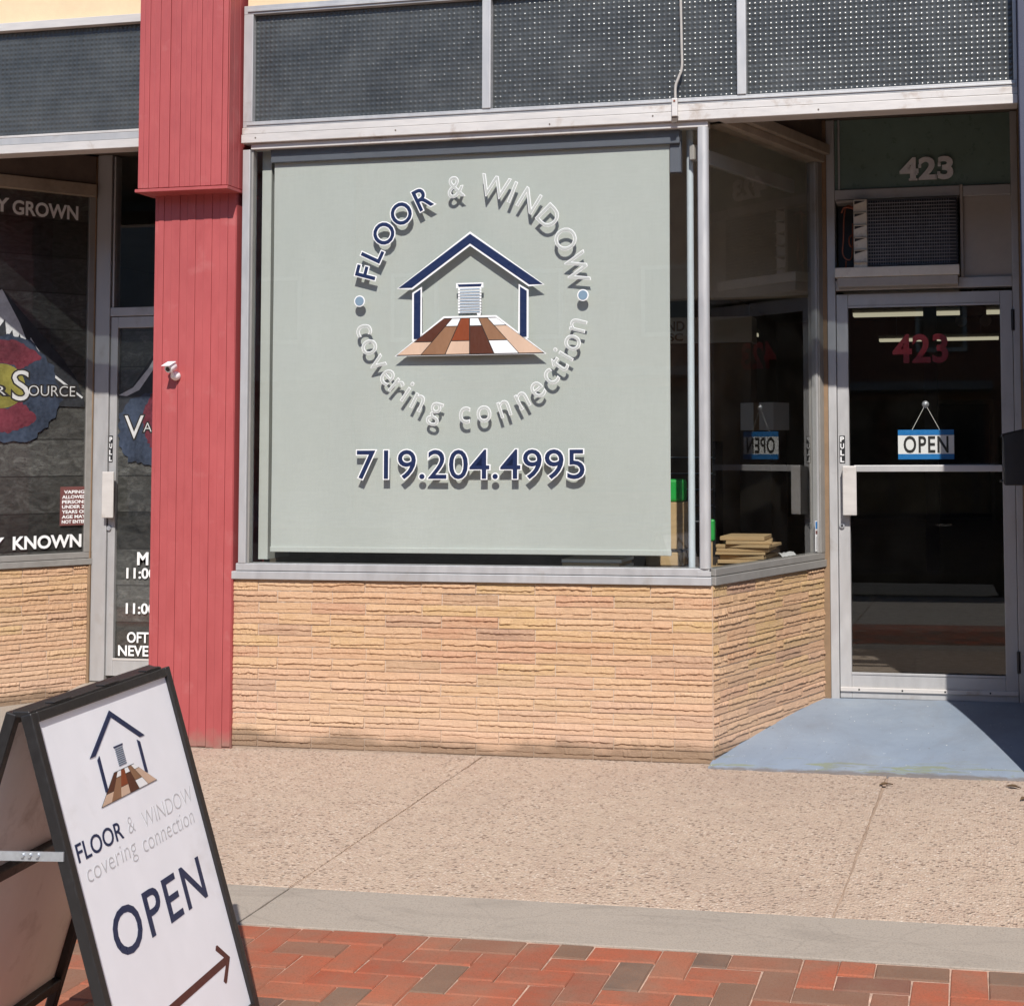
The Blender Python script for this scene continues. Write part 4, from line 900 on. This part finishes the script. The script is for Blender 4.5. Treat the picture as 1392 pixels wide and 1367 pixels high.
# ------------------------------------------------------------------ air conditioner
ac = thing('air_conditioner', 'old cream window air conditioner with exposed coil above the glass door', 'air conditioner', (.80, YD, 2.336))
X0, X1 = .4785 - .80, 1.130 - .80
box('base_pan', ACW, ac, X0, X1 - .003, -.105, .30, .0, .052, .004)
box('bottom_tray', TANP, ac, X0 + .012, X1 - .01, -.095, .28, -.05, -.001, .004)
box('case_back', BLACK, ac, X0 + .002, X1 - .006, .10, .30, .0525, .424)
box('top_edge', TANP, ac, X0 + .002, X1 - .006, -.02, .10, .412, .424, .002)
lv = box('louvre_strip', ACW, ac, X0 + .100, X0 + .172, -.085, -.065, .045, .415, .004)
for i in range(5): MB().prism([(X0 + .106, .405 - i * .066), (X0 + .162, .405 - i * .066), (X0 + .106, .388 - i * .066)], -.089, -.0855, 'y').build('louvre_slot', BLACK, lv)
for i in range(5): MB().prism([(-.086, .350 - i * .066), (-.104, .340 - i * .066), (-.086, .338 - i * .066)], X0 + .103, X0 + .169, 'x').build('louvre', ACW, lv)
cl = box('coil', ACD, ac, X0 + .173, X1 - .012, -.045, .09, .053, .411)
for i in range(19):
    zz = .066 + i * .0183; MB().tube([(X0 + .168, -.052, zz), (X1 - .05, -.052, zz), (X1 - .02, -.046, zz), (X1 - .010, -.02, zz)], .0026, 6).build('coil_tube', ACFIN, cl)
m = MB()
for i in range(34):
    x = X0 + .174 + i * .0128; m.box(x, x + .0022, -.0495, -.0455, .055, .410)
tag(m.build('coil_fins', ACFIN, cl), kind='stuff')
def bez(pts, n=8):
    out = []; P_ = [Vector(p) for p in pts]
    for k in range(len(P_) - 1):
        p0, p1, p2, p3 = P_[max(k - 1, 0)], P_[k], P_[k + 1], P_[min(k + 2, len(P_) - 1)]
        for i in range(n):
            t = i / n; out.append(.5 * ((2 * p1) + (p2 - p0) * t + (2 * p0 - 5 * p1 + 4 * p2 - p3) * t * t + (3 * p1 - p0 - 3 * p2 + p3) * t ** 3))
    return out + [P_[-1]]
for pts in ([(X0 + .10, .02, .385), (X0 + .06, .0, .395), (X0 + .045, -.01, .34), (X0 + .04, -.01, .22), (X0 + .035, -.01, .14), (X0 + .06, -.01, .105), (X0 + .085, -.005, .13), (X0 + .09, .0, .30)],
            [(X0 + .03, .0, .36), (X0 + .05, -.02, .385), (X0 + .10, -.02, .375)], [(X0 + .085, .0, .24), (X0 + .07, -.01, .22), (X0 + .075, -.01, .18), (X0 + .10, .0, .17)], [(X0 + .05, .0, .055), (X0 + .052, -.005, .10)]):
    MB().tube(bez(pts), .0045, 8).build('copper_pipe', COPPER, ac)

# ------------------------------------------------------------------ OPEN sign
op = thing('open_sign', 'small blue and white OPEN sign hanging from a suction cup in the glass door', 'sign', (.9375, YD + .052, 1.375), 0)
bd = box('board', WHITE, op, -.1465, .1465, -.002, .002, .0, .156)
MB().box(-.1465, .1465, -.0034, -.0021, .1275, .156).box(-.1465, .1465, -.0034, -.0021, .0, .028).build('blue_stripe', SIGNB, bd)
put('lettering', fit_text('OPEN', -.116, .116, .036, .120, OUTLN, 'lettering', .0022, .0006, True, 1.12), bd, (0, -.0030, 0))
for s in (-1, 1): MB().tube([(s * .075, 0, .150), (s * .003, -.004, .284)], .0013, 5).build('cord', WCARD, op)
MB().lathe([(.004, -.022), (.006, -.016), (.007, -.012), (.018, -.006), (.019, -.004)], (0, 0.0, .290), 'y', 16).build('suction_cup', STEEL, op)

# ------------------------------------------------------------------ mailbox on the return wall
mbx = thing('mailbox', 'black metal mailbox fixed to the return wall beside the glass door', 'mailbox', (1.432, .22, 1.262))
m = MB(); m.prism([(0.0, 0), (-.108, 0), (-.112, .228), (-.105, .236), (0, .262)], .0, .34, 'y'); m.build('body', BLACK, mbx, .004)
m = MB(); m.prism([(0, .264), (-.114, .2375), (-.118, .2375), (-.118, .222), (-.1145, .222), (-.1135, .2335), (0, .2605)], -.006, .346, 'y'); m.build('lid', BLACK, mbx, .001)
MB().tube([(-.116, .10, .02), (-.128, .13, .015), (-.128, .21, .015), (-.116, .24, .02)], .004, 6).build('paper_hook', BLACK, mbx)

# ------------------------------------------------------------------ security camera
sc = thing('security_camera', 'small white security camera screwed to the red pilaster', 'camera', (-2.712, -.028, 1.812)); sc.scale = (.78,) * 3
MB().lathe([(.028, .003), (.030, -.010), (.024, -.030), (.012, -.045)], (0, 0, 0), 'y', 20).build('mount', WHITE, sc)
MB().tube([(0, -.042, 0), (.004, -.058, .020), (0, -.062, .040)], .009, 8).build('arm', WHITE, sc)
hd_ = MB().lathe([(.006, -.040), (.026, -.037), (.029, -.02), (.029, .02), (.022, .030)], (0, 0, 0), 'y', 18).build('camera_head', WHITE, sc, loc=(.004, -.066, .054), rot=(R(24), 0, R(-4)))
MB().lathe([(.015, -.0418), (.015, -.0405)], (0, 0, 0), 'y', 16).build('lens', BLACK, hd_)
MB().prism([(-.030, .028), (.030, .028), (.030, .031), (-.030, .031)], -.056, .02, 'y').build('hood', WHITE, hd_)
MB().tube([(-.022, -.052, .046), (-.034, -.058, .072)], .011, 8).build('antenna_box', WHITE, sc)

# ------------------------------------------------------------------ cable on the transom
cb = thing('conduit_cable', 'thin beige cable running down the transom glass to a rusty clip on the header', 'cable', (-.13, -.036, 2.99))
MB().tube(bez([(-.003, .012, 4.6 - 2.99), (-.002, .010, .70), (.002, .010, .36), (.003, .010, .235), (-.012, .008, .185), (-.026, .004, .145), (-.027, .0, .085)], 6), .0062, 8).build('cable', TANP, cb)
box('clip', ALU_W, cb, -.042, -.014, -.018, .004, -.005, .082, .004); MB().lathe([(.005, -.021), (.005, -.018)], (-.028, 0, .068), 'y', 8).build('screw', COPPER, cb)
MB().prism([(-.044, -.004), (-.012, -.004), (-.016, -.030), (-.042, -.034)], -.010, .0, 'y').build('clip_foot', BROWN, cb)

# ------------------------------------------------------------------ A-board
AW, AH, AL, AANG = .680, .957, .2841, 1.688
BLx, BLy = -.5689, -3.6419
ab = thing('sandwich_board', 'black framed white sandwich board with house logo, OPEN and an arrow on the brick paving', 'sandwich board', (BLx, BLy, G(BLx, BLy) - .002), AANG)
FR = (math.pi / 2 - AL, 0, 0)
def frame_bars(parent, w, h, side, top, bot, depth):
    for nm, a in (('side_bar', (0, side, 0, h)), ('side_bar', (w - side, w, 0, h)), ('top_bar', (side, w - side, h - top, h)), ('bottom_bar', (side, w - side, .03, bot))):
        MB().box(a[0], a[1], a[2], a[3], -depth, .0).build(nm, BLACKF, parent, .003)
fp = MB().box(.020, AW - .020, .05, AH - .012, -.013, -.009).build('front_panel', BOARDW, ab, 0, rot=FR)
def fbar(a): MB().box(a[0], a[1], a[2], a[3], -.026, .0).build('frame_bar', BLACKF, fp, .003)
for a in ((0, .025, 0, AH), (AW - .025, AW, 0, AH), (.0253, AW - .0253, AH - .024, AH), (.0253, AW - .0253, .034, .062)): fbar(a)
ZP = -.0084
def bt(body, x0, x1, y0, y1, mat, off=0.0, cap=True, sp=1.0): return put('lettering', fit_text(body, x0, x1, y0, y1, mat, 'lettering', off, .0003, cap, sp), fp, (0, 0, ZP), (0, 0, 0))
house_logo(fp, .372, .350, .336, .793, lambda me, nm, lv: put(nm, me, fp, (0, 0, ZP + .0004 * lv), (0, 0, 0)), False)
bt('FLOOR', .052, .259, .611, .651, NAVY, .0004); bt('&', .285, .320, .611, .651, THINGREY, -.0012); bt('WINDOW', .358, .634, .605, .645, THINGREY, -.0012)
bt('covering', .068, .300, .560, .588, THINGREY, -.0010, False); bt('connection', .330, .612, .553, .581, THINGREY, -.0010, False)
bt('OPEN', .112, .578, .370, .472, NAVY, .0012, True, 1.13)
ar = [(.09, .191), (.578, .191), (.545, .161), (.553, .152), (.560, .153), (.609, .2005), (.560, .248), (.553, .249), (.545, .240), (.578, .210), (.09, .210)]
put('arrow', flat([ar], MAROON, 'arrow', .0003), fp, (0, 0, ZP), (0, 0, 0))
RG = .046; RBY = 2 * AH * math.sin(AL) + RG
rp = MB().box(.020, AW - .020, .095, AH - .012, -.012, -.008).build('rear_panel', BOARDB, ab, 0, loc=(0, RBY, 0), rot=(math.pi / 2 + AL, 0, 0))
for a in ((0, .025, 0, AH), (AW - .025, AW, 0, AH), (.0253, AW - .0253, AH - .024, AH), (.0253, AW - .0253, .085, .113), (.0253, AW - .0253, .53, .558)): MB().box(a[0], a[1], a[2], a[3], -.012, .013).build('frame_bar', BLACKF, rp, .003)
ty = AH * math.sin(AL); tz = AH * math.cos(AL)
box('hinge_top', BLACKF, ab, .002, AW - .04, ty + .004, ty + RG - .002, tz - .010, tz + .004, .003)
for x in (.10, .33, .55): box('hinge_plate', BLACK, ab, x, x + .075, ty + .002, ty + .024, tz + .0045, tz + .007, .001)
hz = .603
for x in (-.004,):
    y0 = hz * math.tan(AL) + .01; y1 = RBY - hz * math.tan(AL) - .01
    br = box('brace', STEEL, ab, x, x + .004, y0, y1, hz, hz + .020)
    for k in (-.018, 0, .016): MB().lathe([(.004, -.006), (.005, 0)], (x, (y0 + y1) / 2 - .03 + k, hz + .012), 'x', 8).build('rivet', STEEL, br)

# ------------------------------------------------------------------ litter on the pavement
for (x, y, rz, lab, s) in ((.80, -.29, 20, 'brown dry leaf lying on the slab joint below the blue slope', 1.0), (1.33, -.25, -25, 'dark curled leaf at the corner of the blue slope near the navy pilaster', 1.1), (1.37, -.44, 50, 'thin brown twig-like leaf on the aggregate paving', .9)):
    m = MB(); m.smooth = True
    for i in range(7):
        t = i / 6; wv = .013 * math.sin(math.pi * min(.98, t + .05)) * s
        m.v += [(-.03 * s + .06 * s * t, -wv, .006 + .008 * math.sin(t * 3)), (-.03 * s + .06 * s * t, 0, .002 + .004 * math.sin(t * 3)), (-.03 * s + .06 * s * t, wv, .007 + .006 * math.sin(t * 4))]
    for i in range(6):
        for j in range(2): a = i * 3 + j; m.f.append((a, a + 1, a + 4, a + 3))
    tag(m.build('dry_leaf', LEAFM, None, loc=(x, y, G(x, y) + .002), rz=R(rz)), lab, 'leaf')

# ------------------------------------------------------------------ across the street, seen in the glass
car = thing('parked_car', 'dark navy car parked at the kerb, mirrored in the glass door', 'car', (.3, -8.15, -.235))
CLn, CWd = 2.3, .9
m = MB()
prof = [(-2.28, .36), (-2.30, .62), (-2.22, .86), (-1.55, .98), (-1.30, 1.02), (1.45, 1.05), (2.18, 1.00), (2.28, .80), (2.26, .36)]
ring_ = []
for (k, yy) in ((.93, -.86), (1, -.90), (1, .90), (.93, .86)): ring_.append([(x * (1 if k == 1 else .985), yy, z if k == 1 else .42 + (z - .42) * .93) for x, z in prof])
n = len(prof)
for r in ring_: m.v += r
for a in range(3):
    for i in range(n): m.f.append((a * n + i, a * n + (i + 1) % n, (a + 1) * n + (i + 1) % n, (a + 1) * n + i))
m.f += [tuple(range(n)), tuple(range(4 * n - 1, 3 * n - 1, -1))]
body = m.build('body', CARP, car, .05)
m = MB(); lo = [(-1.35, 1.0), (1.95, 1.02)]; m.v = [(-1.38, -.80, 1.0), (2.0, -.80, 1.02), (2.0, .80, 1.02), (-1.38, .80, 1.0), (-.55, -.62, 1.58), (1.55, -.62, 1.60), (1.55, .62, 1.60), (-.55, .62, 1.58)]
m.f = [(0, 1, 5, 4), (1, 2, 6, 5), (2, 3, 7, 6), (3, 0, 4, 7), (4, 5, 6, 7)]; m.build('cabin', CARP, car, .04)
for s in (-1, 1):
    for (xa, xb, xc, xd) in ((-1.02, -.08, -.08, -.50), (.02, .85, .82, .02), (.94, 1.72, 1.40, .92)):
        m = MB(); q = [(xa, 1.06), (xb, 1.06), (xc, 1.50), (xd, 1.50)]; yf = lambda z: s * (.80 - .18 * (z - 1.0) / .59 + .008)
        m.v = [(x, yf(z), z) for x, z in q] + [(x, yf(z) - s * .006, z) for x, z in q]; m.f = [(0, 1, 2, 3), (7, 6, 5, 4), (0, 4, 5, 1), (1, 5, 6, 2), (2, 6, 7, 3), (3, 7, 4, 0)]; m.build('side_window', CARG, car)
    box('door_handle', CHROME, car, .45, .62, s * .905 - .012, s * .905 + .012, .90, .925, .004)
    MB().lathe([(.06, -.05), (.075, 0), (.05, .05)], (-1.02, s * .98, 1.06), 'x', 12).build('mirror', CARP, car)
    box('sill', BLACK, car, -1.05, 1.05, s * .88 - .03, s * .88 + .03, .27, .37, .01)
    hl = MB().lathe([(.10, -.04), (.12, .02)], (-2.20, s * .66, .72), 'x', 14).build('headlight', HEADL, car)
    box('tail_light', REDV, car, 2.20, 2.295, s * .76 - .10, s * .76 + .10, .70, .90, .01)
    for x in (-1.42, 1.42):
        wl = MB().lathe([(.22, -.10), (.33, -.10), (.345, -.07), (.345, .07), (.33, .10), (.22, .10)], (x, s * .84, .345), 'y', 28).build('wheel', TYRE, car)
        MB().lathe([(.03, -.105), (.215, -.095), (.215, .095), (.03, .105)], (x, s * .84, .345), 'y', 20).build('rim', RIMM, wl)
        MB().lathe([(.385, -.065), (.385, .066)], (x, s * .84, .39), 'y', 24).build('wheel_arch', BLACK, car)
m = MB(); m.v = [(-1.30, -.70, 1.04), (-1.30, .70, 1.04), (-.60, .60, 1.53), (-.60, -.60, 1.53)]; m.v += [(x - .012, y, z + .014) for x, y, z in m.v]; m.f = [(0, 1, 2, 3), (7, 6, 5, 4), (0, 4, 5, 1), (1, 5, 6, 2), (2, 6, 7, 3), (3, 7, 4, 0)]; m.build('windscreen', CARG, car)
box('front_bumper', BLACK, car, -2.34, -2.24, -.80, .80, .30, .50, .03); box('rear_bumper', BLACK, car, 2.22, 2.33, -.80, .80, .30, .52, .03)
for k, (x0, x1, hgt, mt, nwin, lab) in enumerate(((-34, -14, 9.2, OPPW[2], 5, 'grey two-storey building across the street'), (-13.95, 2, 9.5, OPPW[0], 5, 'brick two-storey building across the street'), (2.05, 20, 9.3, OPPW[1], 6, 'tan two-storey building across the street'), (20.05, 40, 9.4, OPPW[0], 6, 'long brick building at the end of the far row'))):
    b = thing('opposite_building', lab, 'building', ((x0 + x1) / 2, -26.5, -.1), 0, 'buildings across the street'); w = (x1 - x0) / 2
    box('wall', mt, b, -w, w, -12, 0, 0, hgt); box('cornice', OPPW[1], b, -w, w, .002, .35, hgt - .7, hgt - .25, .05)
    st_ = box('shop_window', BLACK, b, -w + .6, w - .6, .002, .06, .5, 3.0); box('pane', DGLASS, st_, -w + .75, w - .75, .061, .07, .65, 2.85)
    box('awning', OPPW[2], b, -w + .4, w - .4, .002, 1.5, 3.2, 3.4)
    for i in range(nwin):
        x = -w + (i + .5) * 2 * w / nwin; wn_ = box('window', TRIMW, b, x - .62, x + .62, .002, .07, 4.2, 5.9); box('pane', DGLASS, wn_, x - .52, x + .52, .071, .075, 4.3, 5.8)
print('bricks', NB, 'objects', len(bpy.data.objects))
